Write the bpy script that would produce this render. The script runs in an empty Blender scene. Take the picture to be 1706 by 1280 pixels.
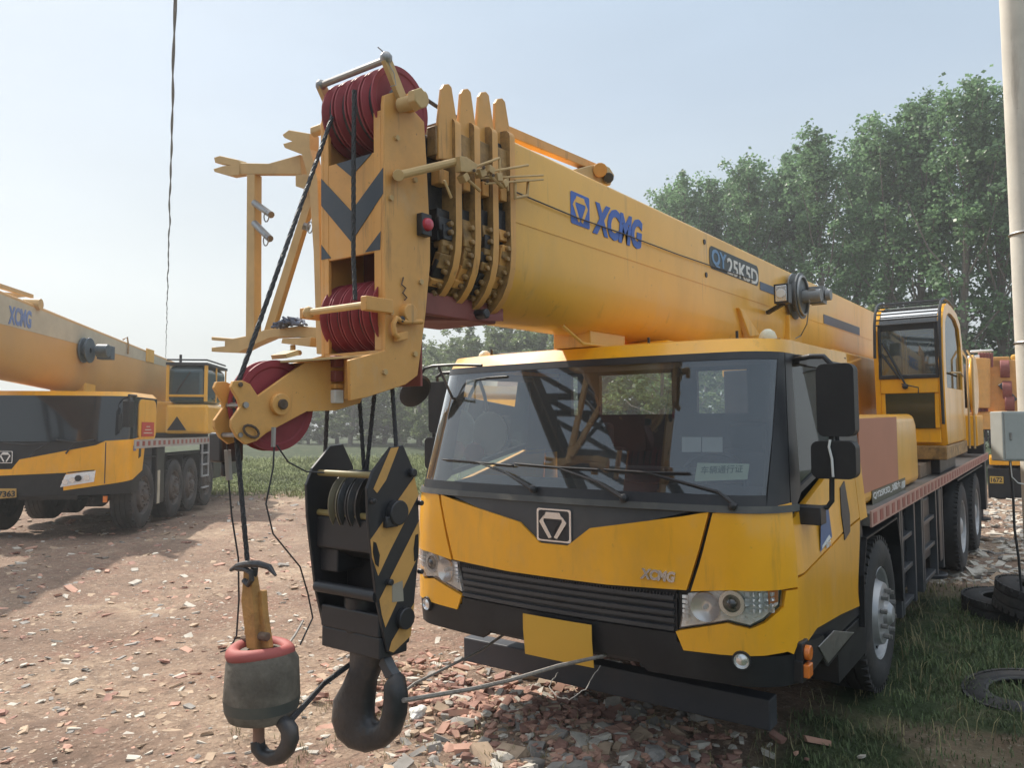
import bpy, bmesh, math, random
from mathutils import Vector, Matrix, noise
V = Vector
rad = math.radians
SC = bpy.context.scene
COL = SC.collection
# ------------------------------------------------------------------ camera
YAW, PIT, FOC, CAMZ = rad(36.2), rad(3.35), 1282.0, 1.75
cd = bpy.data.cameras.new("camera")
cam = bpy.data.objects.new("camera", cd)
COL.objects.link(cam)
cd.sensor_width = 36.0
cd.lens = 36.0 * FOC / 1706.0
cd.clip_start, cd.clip_end = 0.05, 3000
cam.location = (0, 0, CAMZ)
cam.rotation_euler = (rad(90) + PIT, 0, YAW)
SC.camera = cam
# ------------------------------------------------------------------ sky, sun, exposure
SUN_EL = rad(47)
SUN_DIR = V((-0.985, 0.17, 0)).normalized() * math.cos(SUN_EL) + V((0, 0, math.sin(SUN_EL)))
w = bpy.data.worlds.new("World"); SC.world = w; w.use_nodes = True
nt = w.node_tree
bg = nt.nodes["Background"]
sky = nt.nodes.new("ShaderNodeTexSky")
sky.sky_type = 'NISHITA'; sky.sun_disc = False
sky.sun_elevation = SUN_EL
sky.sun_rotation = math.atan2(SUN_DIR.x, SUN_DIR.y)
sky.altitude = 50; sky.air_density = 1.1; sky.dust_density = 4.0; sky.ozone_density = 1.5
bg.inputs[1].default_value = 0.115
# pale summer haze: the sky colour is pulled towards a milky grey-blue, whiter towards the horizon, with added fill light overhead
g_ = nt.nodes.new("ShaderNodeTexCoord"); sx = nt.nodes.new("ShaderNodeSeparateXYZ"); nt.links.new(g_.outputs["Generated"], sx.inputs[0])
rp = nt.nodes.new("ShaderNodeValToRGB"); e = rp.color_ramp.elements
e[0].position = 0.0; e[0].color = (4.2, 4.45, 4.35, 1); e[1].position = .95; e[1].color = (9.5, 9.8, 10.0, 1)  # last stop: unseen zenith brightened beyond the haze, added fill for shaded fronts
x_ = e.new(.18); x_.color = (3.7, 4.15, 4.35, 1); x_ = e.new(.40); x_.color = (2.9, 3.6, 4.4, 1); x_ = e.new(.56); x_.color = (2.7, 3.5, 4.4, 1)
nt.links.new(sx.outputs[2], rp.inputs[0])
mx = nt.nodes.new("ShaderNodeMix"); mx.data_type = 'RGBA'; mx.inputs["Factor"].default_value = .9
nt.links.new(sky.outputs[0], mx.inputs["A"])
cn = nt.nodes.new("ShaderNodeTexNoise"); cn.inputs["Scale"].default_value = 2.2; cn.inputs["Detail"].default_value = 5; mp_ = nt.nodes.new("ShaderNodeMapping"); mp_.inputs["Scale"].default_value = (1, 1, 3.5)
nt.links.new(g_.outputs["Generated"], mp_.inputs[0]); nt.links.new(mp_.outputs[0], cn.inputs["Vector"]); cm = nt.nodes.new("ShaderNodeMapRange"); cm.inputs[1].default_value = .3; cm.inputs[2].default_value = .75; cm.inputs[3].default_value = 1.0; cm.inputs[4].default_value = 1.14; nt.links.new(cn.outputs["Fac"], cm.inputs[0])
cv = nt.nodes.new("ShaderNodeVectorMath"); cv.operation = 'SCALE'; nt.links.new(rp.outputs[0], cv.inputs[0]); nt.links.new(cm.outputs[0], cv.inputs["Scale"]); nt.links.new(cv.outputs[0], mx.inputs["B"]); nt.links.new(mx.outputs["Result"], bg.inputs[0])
sd = bpy.data.lights.new("sun", 'SUN'); sun = bpy.data.objects.new("sun", sd); COL.objects.link(sun)
sd.energy = 4.2; sd.angle = rad(1.2); sd.color = (1.0, 0.93, 0.82)
sun.rotation_euler = SUN_DIR.to_track_quat('Z', 'Y').to_euler()
SC.view_settings.view_transform = 'Standard'; SC.view_settings.look = 'None'
SC.view_settings.exposure = 0.52; SC.view_settings.gamma = 1.0
SC.cycles.max_bounces = 6; SC.cycles.transparent_max_bounces = 12
SC.cycles.use_denoising = True

# ------------------------------------------------------------------ helpers
_F = V((-math.sin(YAW) * math.cos(PIT), math.cos(YAW) * math.cos(PIT), math.sin(PIT)))
_R = V((math.cos(YAW), math.sin(YAW), 0))
_U = _R.cross(_F)
class Frame:
    """a thing's own coordinate frame; P() drops a sight line on one of its planes"""
    def __init__(s, loc, rz=0, rx=0):
        s.M = Matrix.Translation(loc) @ Matrix.Rotation(rz, 4, 'Z') @ Matrix.Rotation(rx, 4, 'X')
        s.I = s.M.inverted(); s.R3 = s.I.to_3x3()
    def ray(s, u, v):
        return s.I @ V((0, 0, CAMZ)), s.R3 @ (_F + _R * ((u - 853) / FOC) + _U * (-(v - 640) / FOC))
    def P(s, u, v, ax, val):
        o, d = s.ray(u, v); i = 'xyz'.index(ax)
        return o + d * ((val - o[i]) / d[i])
    def PP(s, pts, ax, val):
        return [s.P(u, v, ax, val) for u, v in pts]
    def pj(s, p):
        q = s.M @ V(p) - V((0, 0, CAMZ)); d = q.dot(_F)
        return 853 + FOC * q.dot(_R) / d, 640 - FOC * q.dot(_U) / d
W0 = Frame((0, 0, 0))

def link(name, me, parent=None, mat=None):
    o = bpy.data.objects.new(name, me); COL.objects.link(o)
    if parent is not None: o.parent = parent
    return o
def tag(o, label=None, cat=None, group=None, kind=None):
    if label: o["label"] = label
    if cat: o["category"] = cat
    if group: o["group"] = group
    if kind: o["kind"] = kind
    return o
def thing(name, label, cat, loc=(0, 0, 0), rz=0, rx=0, group=None, frame=None):
    o = link(name, None)
    if frame: o.matrix_world = frame.M
    else: o.location = loc; o.rotation_euler = (rx, 0, rz)
    return tag(o, label, cat, group)

class MB:
    def __init__(s): s.v = []; s.f = []; s.m = []; s.sh = []
    def add(s, vs, fs, m=0, smooth=False):
        b = len(s.v); s.v += [V(p) for p in vs]
        for f in fs: s.f.append([b + i for i in f]); s.m.append(m); s.sh.append(smooth)
        return s
    def box(s, c, d, m=0, R=None, taper=None):
        x, y, z = [k / 2 for k in d]; vs = []
        for k in (-1, 1):
            q = 1 if (taper is None or k < 0) else taper
            for a, b in ((-1, -1), (1, -1), (1, 1), (-1, 1)):
                p = V((a * x * q, b * y * q, k * z))
                if R is not None: p = R @ p
                vs.append(p + V(c))
        return s.add(vs, [(3, 2, 1, 0), (4, 5, 6, 7), (0, 1, 5, 4), (1, 2, 6, 5), (2, 3, 7, 6), (3, 0, 4, 7)], m)
    def bb(s, x0, x1, y0, y1, z0, z1, m=0):
        return s.box(((x0 + x1) / 2, (y0 + y1) / 2, (z0 + z1) / 2), (abs(x1 - x0), abs(y1 - y0), abs(z1 - z0)), m)
    def beam(s, a, b, w, h, m=0, up=(0, 0, 1)):
        a, b = V(a), V(b); d = (b - a); L = d.length; d.normalize()
        u = V(up); x = d.cross(u)
        if x.length < 1e-4: x = d.cross(V((1, 0, 0)))
        x.normalize(); z = x.cross(d)
        R = Matrix((x, d, z)).transposed()
        return s.box((a + b) / 2, (w, L, h), m, R)
    def prism(s, poly, vec, m=0, m2=None):
        n = len(poly); A = [V(p) for p in poly]; vec = V(vec); B = [p + vec for p in A]
        nr = V((0, 0, 0))
        for i in range(n): nr += A[i].cross(A[(i + 1) % n])
        fl = nr.dot(vec) > 0
        f0 = list(range(n)); f1 = list(range(n, 2 * n))
        if fl: f0 = f0[::-1]
        else: f1 = f1[::-1]
        s.add(A + B, [f0, f1], m)
        sd = []
        for i in range(n):
            j = (i + 1) % n; q = [i, j, n + j, n + i]
            sd.append(q if fl else q[::-1])
        return s.add(A + B, sd, m if m2 is None else m2)
    def tube(s, pts, r, n=8, m=0, closed=False, caps=True, smooth=True):
        P = [V(p) for p in pts]; k = len(P)
        rs = r if isinstance(r, (list, tuple)) else [r] * k
        prev = None; vs = []
        for i in range(k):
            if closed: t = P[(i + 1) % k] - P[i - 1]
            else: t = P[min(i + 1, k - 1)] - P[max(i - 1, 0)]
            t.normalize()
            if prev is None:
                a = V((0, 0, 1)) if abs(t.z) < .9 else V((1, 0, 0))
                x = t.cross(a).normalized()
            else:
                x = prev - t * prev.dot(t)
                x = x.normalized() if x.length > 1e-6 else t.orthogonal().normalized()
            prev = x; y = t.cross(x)
            for j in range(n):
                a = 2 * math.pi * j / n
                vs.append(P[i] + (x * math.cos(a) + y * math.sin(a)) * rs[i])
        fs = []
        for i in range(k if closed else k - 1):
            for j in range(n):
                a, b = i * n + j, i * n + (j + 1) % n
                c, d = ((i + 1) % k) * n + (j + 1) % n, ((i + 1) % k) * n + j
                fs.append((a, b, c, d))
        s.add(vs, fs, m, smooth)
        if caps and not closed:
            s.add(vs[:n], [tuple(range(n))[::-1]], m); s.add(vs[-n:], [tuple(range(n))], m)
        return s
    def lathe(s, o, ax, prof, n=24, m=0, smooth=True, mats=None):
        o = V(o); ax = V(ax).normalized(); x = ax.orthogonal().normalized()
        if abs(ax.x) > .9: x = V((0, 0, 1))
        y = ax.cross(x); vs = []
        for a, r in prof:
            for j in range(n):
                t = 2 * math.pi * j / n
                vs.append(o + ax * a + (x * math.cos(t) + y * math.sin(t)) * max(r, 1e-4))
        for i in range(len(prof) - 1):
            fs = [(i * n + j, i * n + (j + 1) % n, (i + 1) * n + (j + 1) % n, (i + 1) * n + j) for j in range(n)]
            b = [[q - i * n for q in f] for f in fs]
            s.add(vs[i * n:(i + 2) * n], b, mats[i] if mats else m, smooth)
        return s
    def cyl(s, a, b, r, n=16, m=0):
        a, b = V(a), V(b); L = (b - a).length
        return s.lathe(a, b - a, [(0, 0), (0, r), (L, r), (L, 0)], n, m, smooth=True)
    def ball(s, c, r, n=12, m=0, sc=(1, 1, 1)):
        vs = []; k = n // 2
        for i in range(k + 1):
            t = math.pi * i / k
            for j in range(n):
                a = 2 * math.pi * j / n
                vs.append(V(c) + V((math.sin(t) * math.cos(a) * sc[0], math.sin(t) * math.sin(a) * sc[1], math.cos(t) * sc[2])) * r)
        fs = [(i * n + j, (i + 1) * n + j, (i + 1) * n + (j + 1) % n, i * n + (j + 1) % n) for i in range(k) for j in range(n)]
        return s.add(vs, fs, m, True)
    def loft(s, rings, m=0, closed=True, smooth=True, caps=False):
        n = len(rings[0]); vs = [p for r in rings for p in r]; fs = []
        for i in range(len(rings) - 1):
            for j in range(n if closed else n - 1):
                fs.append((i * n + j, i * n + (j + 1) % n, (i + 1) * n + (j + 1) % n, (i + 1) * n + j))
        s.add(vs, fs, m, smooth)
        if caps:
            s.add(rings[0], [tuple(range(n))[::-1]], m); s.add(rings[-1], [tuple(range(n))], m)
        return s
    def build(s, name, mats, parent=None, bevel=0, ang=35, label=None, merge=True, seg=2):
        me = bpy.data.meshes.new(name)
        me.from_pydata([tuple(p) for p in s.v], [], s.f)
        mats = mats if isinstance(mats, (list, tuple)) else [mats]
        for m in mats: me.materials.append(m)
        me.polygons.foreach_set("material_index", s.m)
        me.polygons.foreach_set("use_smooth", s.sh)
        me.update()
        if merge and len(s.v) < 60000:
            bm = bmesh.new(); bm.from_mesh(me)
            bmesh.ops.remove_doubles(bm, verts=bm.verts, dist=1e-5)
            bmesh.ops.recalc_face_normals(bm, faces=bm.faces)
            bm.to_mesh(me); bm.free()
        if any(s.sh): me.set_sharp_from_angle(angle=rad(ang))
        o = link(name, me, parent)
        if bevel:
            b = o.modifiers.new("bevel", 'BEVEL'); b.width = bevel; b.segments = seg; b.limit_method = 'ANGLE'; b.angle_limit = rad(40)
        if label: o["label"] = label
        return o

def text(name, body, p0, xd, yd, w, h, mat, parent, ext=.0015, bold=.02, shear=0, label=None):
    """lettering fitted in the rectangle p0 + xd*w + yd*h"""
    cu = bpy.data.curves.new("t", 'FONT'); cu.body = body; cu.extrude = .01; cu.offset = bold; cu.shear = shear; cu.resolution_u = 3
    ob = bpy.data.objects.new("t", cu); COL.objects.link(ob)
    dg = bpy.context.evaluated_depsgraph_get()
    me = bpy.data.meshes.new_from_object(ob.evaluated_get(dg)); bpy.data.objects.remove(ob)
    xs = [v.co.x for v in me.vertices]; ys = [v.co.y for v in me.vertices]
    x0, x1, y0, y1 = min(xs), max(xs), min(ys), max(ys)
    xd, yd = V(xd).normalized(), V(yd).normalized(); n = xd.cross(yd)
    for v in me.vertices:
        q = v.co; v.co = V(p0) + xd * ((q.x - x0) / (x1 - x0) * w) + yd * ((q.y - y0) / (y1 - y0) * h) + n * (q.z / .01 * ext)
    me.materials.clear(); me.materials.append(mat)
    o = link(name, me, parent)
    if label: o["label"] = label
    return o

# ------------------------------------------------------------------ materials
def mat(name, col, rough=.5, metal=0, spec=.5, var=.12, vs=3.0, bump=0.0, bs=60, dirt=0.0, dcol=(.22, .18, .13), dsc=2.5, coat=0, rvar=.12, streak=0, wear=0, wsc=14):
    m = bpy.data.materials.new(name); m.use_nodes = True
    N, L = m.node_tree.nodes, m.node_tree.links
    b = N["Principled BSDF"]
    b.inputs["Roughness"].default_value = rough; b.inputs["Metallic"].default_value = metal
    b.inputs["Specular IOR Level"].default_value = spec; b.inputs["Coat Weight"].default_value = coat; b.inputs["Coat Roughness"].default_value = .12
    tc = N.new("ShaderNodeTexCoord")
    no = N.new("ShaderNodeTexNoise"); no.inputs["Scale"].default_value = vs; no.inputs["Detail"].default_value = 6; no.inputs["Roughness"].default_value = .62
    L.new(tc.outputs["Object"], no.inputs["Vector"])
    mr = N.new("ShaderNodeMapRange"); mr.inputs[1].default_value = .3; mr.inputs[2].default_value = .7
    mr.inputs[3].default_value = 1 - var; mr.inputs[4].default_value = 1 + var
    L.new(no.outputs["Fac"], mr.inputs[0])
    mx = N.new("ShaderNodeVectorMath"); mx.operation = 'SCALE'; mx.inputs[0].default_value = col[:3]
    L.new(mr.outputs[0], mx.inputs["Scale"])
    out = mx.outputs[0]
    if dirt > 0:
        n2 = N.new("ShaderNodeTexNoise"); n2.inputs["Scale"].default_value = dsc; n2.inputs["Detail"].default_value = 9; n2.inputs["Roughness"].default_value = .7
        if streak:
            mp = N.new("ShaderNodeMapping"); mp.inputs["Scale"].default_value = (1, 1, streak); L.new(tc.outputs["Object"], mp.inputs["Vector"]); L.new(mp.outputs[0], n2.inputs["Vector"])
        else: L.new(tc.outputs["Object"], n2.inputs["Vector"])
        r2 = N.new("ShaderNodeMapRange"); r2.inputs[1].default_value = .48; r2.inputs[2].default_value = .75; r2.inputs[3].default_value = 0; r2.inputs[4].default_value = dirt
        L.new(n2.outputs["Fac"], r2.inputs[0])
        mm = N.new("ShaderNodeMix"); mm.data_type = 'RGBA'
        L.new(r2.outputs[0], mm.inputs["Factor"]); L.new(out, mm.inputs["A"]); mm.inputs["B"].default_value = (*dcol, 1)
        out = mm.outputs["Result"]
        rr = N.new("ShaderNodeMapRange"); rr.inputs[3].default_value = rough; rr.inputs[4].default_value = min(1, rough + .4)
        L.new(r2.outputs[0], rr.inputs[0]); L.new(rr.outputs[0], b.inputs["Roughness"])
    if wear:   # run-down stains and rubbed spots
        for sc_, st_, lo, hi, am, wc in ((wsc, .10, .60, .74, wear, (.13, .085, .05)), (wsc * 3.2, 1, .665, .70, wear * .9, (.10, .07, .05)), (wsc * .35, .5, .55, .8, wear * .7, (.55, .46, .34))):
            mp = N.new("ShaderNodeMapping"); mp.inputs["Scale"].default_value = (1, 1, st_); L.new(tc.outputs["Object"], mp.inputs["Vector"])
            nw = N.new("ShaderNodeTexNoise"); nw.inputs["Scale"].default_value = sc_; nw.inputs["Detail"].default_value = 7; nw.inputs["Roughness"].default_value = .65; L.new(mp.outputs[0], nw.inputs["Vector"])
            rw = N.new("ShaderNodeMapRange"); rw.inputs[1].default_value = lo; rw.inputs[2].default_value = hi; rw.inputs[3].default_value = 0; rw.inputs[4].default_value = am; L.new(nw.outputs["Fac"], rw.inputs[0])
            mw = N.new("ShaderNodeMix"); mw.data_type = 'RGBA'; L.new(rw.outputs[0], mw.inputs["Factor"]); L.new(out, mw.inputs["A"]); mw.inputs["B"].default_value = (*wc, 1); out = mw.outputs["Result"]
    L.new(out, b.inputs["Base Color"])
    if bump:
        n3 = N.new("ShaderNodeTexNoise"); n3.inputs["Scale"].default_value = bs; n3.inputs["Detail"].default_value = 4; L.new(tc.outputs["Object"], n3.inputs["Vector"])
        bp = N.new("ShaderNodeBump"); bp.inputs["Strength"].default_value = bump; bp.inputs["Distance"].default_value = .01
        L.new(n3.outputs["Fac"], bp.inputs["Height"]); L.new(bp.outputs[0], b.inputs["Normal"])
    return m
def glassmat(name, tint=(.55, .62, .62), dust=.0, rough=.02, ior=1.5, dcol=(.45, .45, .42), refl=1.6):
    """thin window glass: reflects the sky, lets the inside show"""
    m = bpy.data.materials.new(name); m.use_nodes = True
    N, L = m.node_tree.nodes, m.node_tree.links
    for n in list(N): N.remove(n)
    o = N.new("ShaderNodeOutputMaterial"); t = N.new("ShaderNodeBsdfTransparent"); t.inputs[0].default_value = (*tint, 1)
    g = N.new("ShaderNodeBsdfGlossy"); g.inputs["Roughness"].default_value = rough; g.inputs[0].default_value = (.95, .97, 1, 1)
    fr = N.new("ShaderNodeFresnel"); fr.inputs[0].default_value = ior
    ml = N.new("ShaderNodeMath"); ml.operation = 'MULTIPLY_ADD'; ml.inputs[1].default_value = refl; ml.inputs[2].default_value = .02; ml.use_clamp = True
    L.new(fr.outputs[0], ml.inputs[0])
    mx = N.new("ShaderNodeMixShader"); L.new(ml.outputs[0], mx.inputs[0]); L.new(t.outputs[0], mx.inputs[1]); L.new(g.outputs[0], mx.inputs[2])
    last = mx.outputs[0]
    if dust > 0:
        d = N.new("ShaderNodeBsdfDiffuse"); d.inputs[0].default_value = (*dcol, 1)
        tc = N.new("ShaderNodeTexCoord"); no = N.new("ShaderNodeTexNoise"); no.inputs["Scale"].default_value = 2.2; no.inputs["Detail"].default_value = 8; L.new(tc.outputs["Object"], no.inputs["Vector"])
        mr = N.new("ShaderNodeMapRange"); mr.inputs[1].default_value = .3; mr.inputs[2].default_value = .8; mr.inputs[3].default_value = dust * .4; mr.inputs[4].default_value = dust * 1.8
        L.new(no.outputs["Fac"], mr.inputs[0]); m2 = N.new("ShaderNodeMixShader")
        L.new(mr.outputs[0], m2.inputs[0]); L.new(last, m2.inputs[1]); L.new(d.outputs[0], m2.inputs[2]); last = m2.outputs[0]
    L.new(last, o.inputs[0])
    return m

YEL = mat("yellow_paint", (.90, .43, .012), .34, var=.10, vs=1.6, dirt=.38, dcol=(.46, .29, .09), dsc=3.2, streak=.3, coat=.45, bump=.03, bs=9, wear=.32)
YELB = mat("boom_yellow_paint", (.84, .45, .055), .36, var=.08, vs=.8, dirt=.30, dcol=(.36, .24, .11), dsc=1.6, coat=.2, streak=.35, wear=.42, wsc=9)
YELH = mat("head_yellow_paint", (.70, .36, .10), .5, var=.09, vs=4, dirt=.35, dcol=(.34, .23, .12), dsc=5, wear=.6, wsc=18)
PALEY = mat("sunbleached_yellow_paint", (.56, .38, .17), .6, var=.12, vs=6, dirt=.4, dcol=(.38, .27, .18), dsc=9)
BLK = mat("black_paint", (.022, .024, .03), .42, var=.2, dirt=.3, dcol=(.10, .09, .08))
PLA = mat("black_plastic", (.016, .017, .020), .5, spec=.35, var=.15, vs=5, dirt=.22, dcol=(.08, .075, .07))
GREY = mat("dark_grey_paint", (.055, .06, .07), .4, var=.15, dirt=.3, dcol=(.15, .14, .12))
CHV = mat("chevron_black", (.05, .065, .085), .5, var=.15, dirt=.3, dcol=(.14, .13, .12), dsc=8)
GRS = mat("greasy_black_steel", (.018, .020, .026), .38, var=.5, vs=9, dirt=.5, dcol=(.13, .09, .05), dsc=14, bump=.3, bs=40)
BRN = mat("greasy_yellow_steel", (.34, .20, .07), .5, var=.4, vs=12, dirt=.75, dcol=(.05, .045, .04), dsc=16, bump=.2, bs=60)
REDP = mat("red_sheave_paint", (.27, .03, .042), .58, var=.25, vs=5, dirt=.6, dcol=(.16, .04, .04), dsc=6)
REDD = mat("dull_red_paint", (.24, .07, .06), .6, var=.2, dirt=.5, dcol=(.12, .06, .05))
ROPE = mat("greasy_wire_rope", (.045, .048, .055), .5, var=.4, vs=90, bump=.8, bs=220)
STEEL = mat("worn_steel", (.32, .32, .32), .38, metal=.85, var=.2, dirt=.5, dcol=(.14, .10, .07), dsc=8)
CHR = mat("chrome", (.80, .81, .83), .2, metal=.75, var=.05)
CAST = mat("dark_cast_steel", (.045, .048, .055), .42, metal=.4, var=.4, vs=7, dirt=.5, dcol=(.16, .11, .07), dsc=6, bump=.25, bs=50)
RUST = mat("rusty_cast_iron", (.11, .075, .055), .75, var=.4, vs=9, dirt=.7, dcol=(.22, .15, .10), dsc=7, bump=.5, bs=40)
TYRE = mat("tyre_rubber", (.028, .028, .030), .75, var=.25, vs=4, dirt=.55, dcol=(.15, .13, .11), dsc=3, bump=.2, bs=30)
RIMM = mat("silver_wheel_paint", (.42, .43, .45), .42, metal=.5, var=.15, dirt=.6, dcol=(.20, .17, .14), dsc=6)
WHT = mat("white_paint", (.75, .76, .76), .5, var=.06, dirt=.2, dcol=(.4, .36, .3))
SILV = mat("silver_emblem", (.70, .72, .74), .22, metal=.9, var=.05)
BLUE = mat("blue_decal", (.045, .13, .50), .45, var=.10, vs=6)
WOOD = mat("weathered_timber", (.20, .15, .11), .85, var=.3, vs=8, dirt=.5, dcol=(.10, .08, .07), dsc=12, bump=.5, bs=50)
ORG = mat("orange_lens", (.75, .20, .03), .25, var=.06, coat=.5)
REDL = mat("red_lens", (.55, .04, .08), .25, var=.1, coat=.5)
GLS = glassmat("windscreen_glass", (.84, .9, .9), refl=2.7, dust=.05, dcol=(.5, .52, .52))
GLD = glassmat("tinted_cab_glass", (.28, .33, .32), dust=.02, refl=.7)
SILR = mat("reflector_silver", (.93, .94, .96), .25, metal=.15, var=.12, vs=30, bump=1.0, bs=70)
LENS = glassmat("headlamp_lens", (.95, .97, .98), dust=.04, refl=2.5)
INT = mat("grey_cab_trim", (.22, .23, .23), .8, var=.1)
INTD = mat("dark_cab_trim", (.04, .042, .048), .8, var=.15)
CONC = mat("pale_concrete", (.60, .57, .51), .85, var=.12, vs=2, wear=.4, wsc=8, dirt=.35, dcol=(.4, .37, .32), bump=.1, bs=40)

def split_pieces(root, skip):
    """parts whose mesh holds pieces that stand well apart become one part each"""
    for o in [c for c in root.children_recursive if c.type == 'MESH' and c.name.split('.')[0] not in skip and len(c.data.vertices) < 9000]:
        me = o.data; n = len(me.vertices)
        if me.users > 1 or n == 0: continue
        par = list(range(n))
        def fd(i):
            while par[i] != i: par[i] = par[par[i]]; i = par[i]
            return i
        for e in me.edges:
            a, b = fd(e.vertices[0]), fd(e.vertices[1])
            if a != b: par[a] = b
        isl = {}
        for v in me.vertices: isl.setdefault(fd(v.index), []).append(v.co)
        bx = [[[min(c[k] for c in cs) for k in range(3)], [max(c[k] for c in cs) for k in range(3)], r] for r, cs in isl.items()]
        grp = list(range(len(bx)))
        def fg(i):
            while grp[i] != i: i = grp[i]
            return i
        for i in range(len(bx)):
            for j in range(i):
                if all(bx[i][0][k] <= bx[j][1][k] + .012 and bx[j][0][k] <= bx[i][1][k] + .012 for k in range(3)):
                    a, b = fg(i), fg(j)
                    if a != b: grp[a] = b
        cl = {}
        for i in range(len(bx)): cl.setdefault(fg(i), set()).add(bx[i][2])
        if not 2 <= len(cl) <= 40: continue
        keys = list(cl)
        for k in keys:
            bm = bmesh.new(); bm.from_mesh(me); bm.verts.ensure_lookup_table()
            kill = [bm.verts[i] for i in range(n) if fd(i) not in cl[k]]
            bmesh.ops.delete(bm, geom=kill, context='VERTS')
            nm = bpy.data.meshes.new(o.name.split('.')[0]); bm.to_mesh(nm); bm.free()
            for m_ in me.materials: nm.materials.append(m_)
            if k == keys[-1]: o.data = nm
            else:
                c = o.copy(); c.data = nm; COL.objects.link(c)
SKIP = {"brand_lettering", "model_lettering", "permit_lettering", "emission_lettering", "plate_number", "brand_badge", "brand_emblem", "grille_slat", "grille_mesh", "notice_line", "seat_logo", "tyre", "rim", "crown", "trunk", "boom_collar", "roof_guard", "weld_seam", "cab_roof"}

# ================================================================== MAIN CRANE
MF = Frame((-2.195, 3.8, 0), rx=rad(1.26)); P = MF.P; PP = MF.PP
crane = thing("mobile_crane", "large yellow truck crane in front with its boom reaching over the cab towards the viewer", "mobile crane", frame=MF)

def usec(cx, hw, top, bot, y, n=14, r=.03, ch=.30):
    """U-shaped boom section: flat top, straight sides, rounded belly"""
    pts = []
    for k in range(4):
        a = math.pi / 2 * k / 3
        pts.append(V((cx + hw - r + r * math.sin(a), y, top - r + r * math.cos(a))))
    zb = bot + ch
    for k in range(n + 1):
        a = math.pi * k / n
        pts.append(V((cx + hw * math.copysign(abs(math.cos(a)) ** .8, math.cos(a)), y, zb - ch * math.sin(a) ** .9)))
    for k in range(4):
        a = math.pi / 2 * (1 - k / 3)
        pts.append(V((cx - hw + r - r * math.sin(a), y, top - r + r * math.cos(a))))
    return pts
BC, BH, BT, BB = -.04, .27, 3.057, 2.27
YB = P(850, 300, 'x', BC + BH).y
mb = MB()
ys = [YB, YB + .012, 1.0, 3.5, 6.0, 8.7]
mb.loft([usec(BC, BH, BT, BB, y) for y in ys], 0, caps=False)
mb.add(usec(BC, BH, BT, BB, 8.7), [tuple(range(23))], 0)
boom = mb.build("boom", [YELB], crane, ang=30)
# weld seams and rivets on the flank
mb = MB()
a = P(870, 372, 'x', BC + BH + .002); b = P(1290, 515, 'x', BC + BH + .002)
mb.beam((BC + BH, YB + .02, a.z), (BC + BH, 8.0, a.z), .006, .008)
for u, v in ((1173, 403), (1176, 458)):
    q = P(u, v, 'x', BC + BH); mb.cyl(q, q + V((.006, 0, 0)), .018, 12, 1)
mb.build("weld_seam", [YELB, BLK], boom)
mb = MB()
mb.tube([P(u, v, 'x', BC + BH + .012) for u, v in ((850, 316), (900, 337), (960, 362), (1040, 390), (1130, 424), (1200, 448), (1256, 466))], .0035, 6)
mb.build("signal_cable", BLK, boom)
# telescoping sections and their collars
edges = [822, 793, 762]
yk = [YB] + [P(u, 300, 'x', BC + BH - .01 * (i + 1)).y for i, u in enumerate(edges)]
yk.append(P(718, 300, 'x', BC + BH - .05).y)
for k in range(1, 5):
    hw, tp, bt = BH - .022 * k, BT - .022 * k, BB + .02 * k
    mb = MB(); mb.loft([usec(BC, hw, tp, bt, yk[k] - .0), usec(BC, hw, tp, bt, yk[k - 1] + .05)], 0)
    s = mb.build("boom_section", [GRS], crane)
for k in range(4):
    y = yk[k]
    ho, to, bo = BH + .022 - .012 * k, BT + .02 - .012 * k, BB - .03 + .012 * k
    hi, ti, bi = BH - .025 - .022 * k, BT - .028 - .022 * k, BB + .028 + .02 * k
    A = usec(BC, ho, to, bo, y - .030); B_ = usec(BC, ho, to, bo, y + .008)
    Ai = usec(BC, hi, ti, bi, y - .030); Bi = usec(BC, hi, ti, bi, y + .008)
    mb = MB(); mb.loft([Ai, A], 1, smooth=False); mb.loft([A, B_], 0); mb.loft([B_, Bi], 0, smooth=False)
    # inner dark liner ring and slider pads
    random.seed(k + 3)
    mb.build("boom_collar", [YELH, BRN], crane)
    mb = MB()
    W_ = yk[k] - yk[k + 1]
    def pad(zc, h, xo, m, dy=.03, w=.5, rr=None):
        mb.box((BC + xo, y - dy, zc), (.05, W_ * w, h), m, rr)
    x0 = BH - .02 - .014 * k
    pad(BT - .13, .12, x0, 1, W_ * .5, .75); pad(BT - .27, .06, x0 + .005, 0, W_ * .55, .4)
    pad(BT - .40 - .02 * k, .13, x0 - .012, 2, W_ * .45, .6); pad(BT - .52, .055, x0 + .0, 1, W_ * .4, .45)
    for j in range(9):
        t = -.12 + j * .17 + random.uniform(-.04, .04)
        R_ = Matrix.Rotation(t, 3, 'Y'); hwk, ch = BH - .01 - .012 * k, .285
        cx_, cz_ = BC + hwk * math.cos(t), BB + .3 - ch * math.sin(t)
        mb.box((cx_, y - W_ * .45, cz_), (.022 + .012 * (j % 2), W_ * random.uniform(.35, .7), random.uniform(.03, .085)), random.choice((1, 1, 2, 0)), R_)
        mb.cyl((cx_ + .012 * math.cos(t), y - W_ * .4, cz_ - .012 * math.sin(t)), (cx_ + .035 * math.cos(t), y - W_ * .4, cz_ - .035 * math.sin(t)), .012, 8, 1)
    mb.build("slider_block", [YELH, BRN, GRS], crane, bevel=.004)
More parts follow.
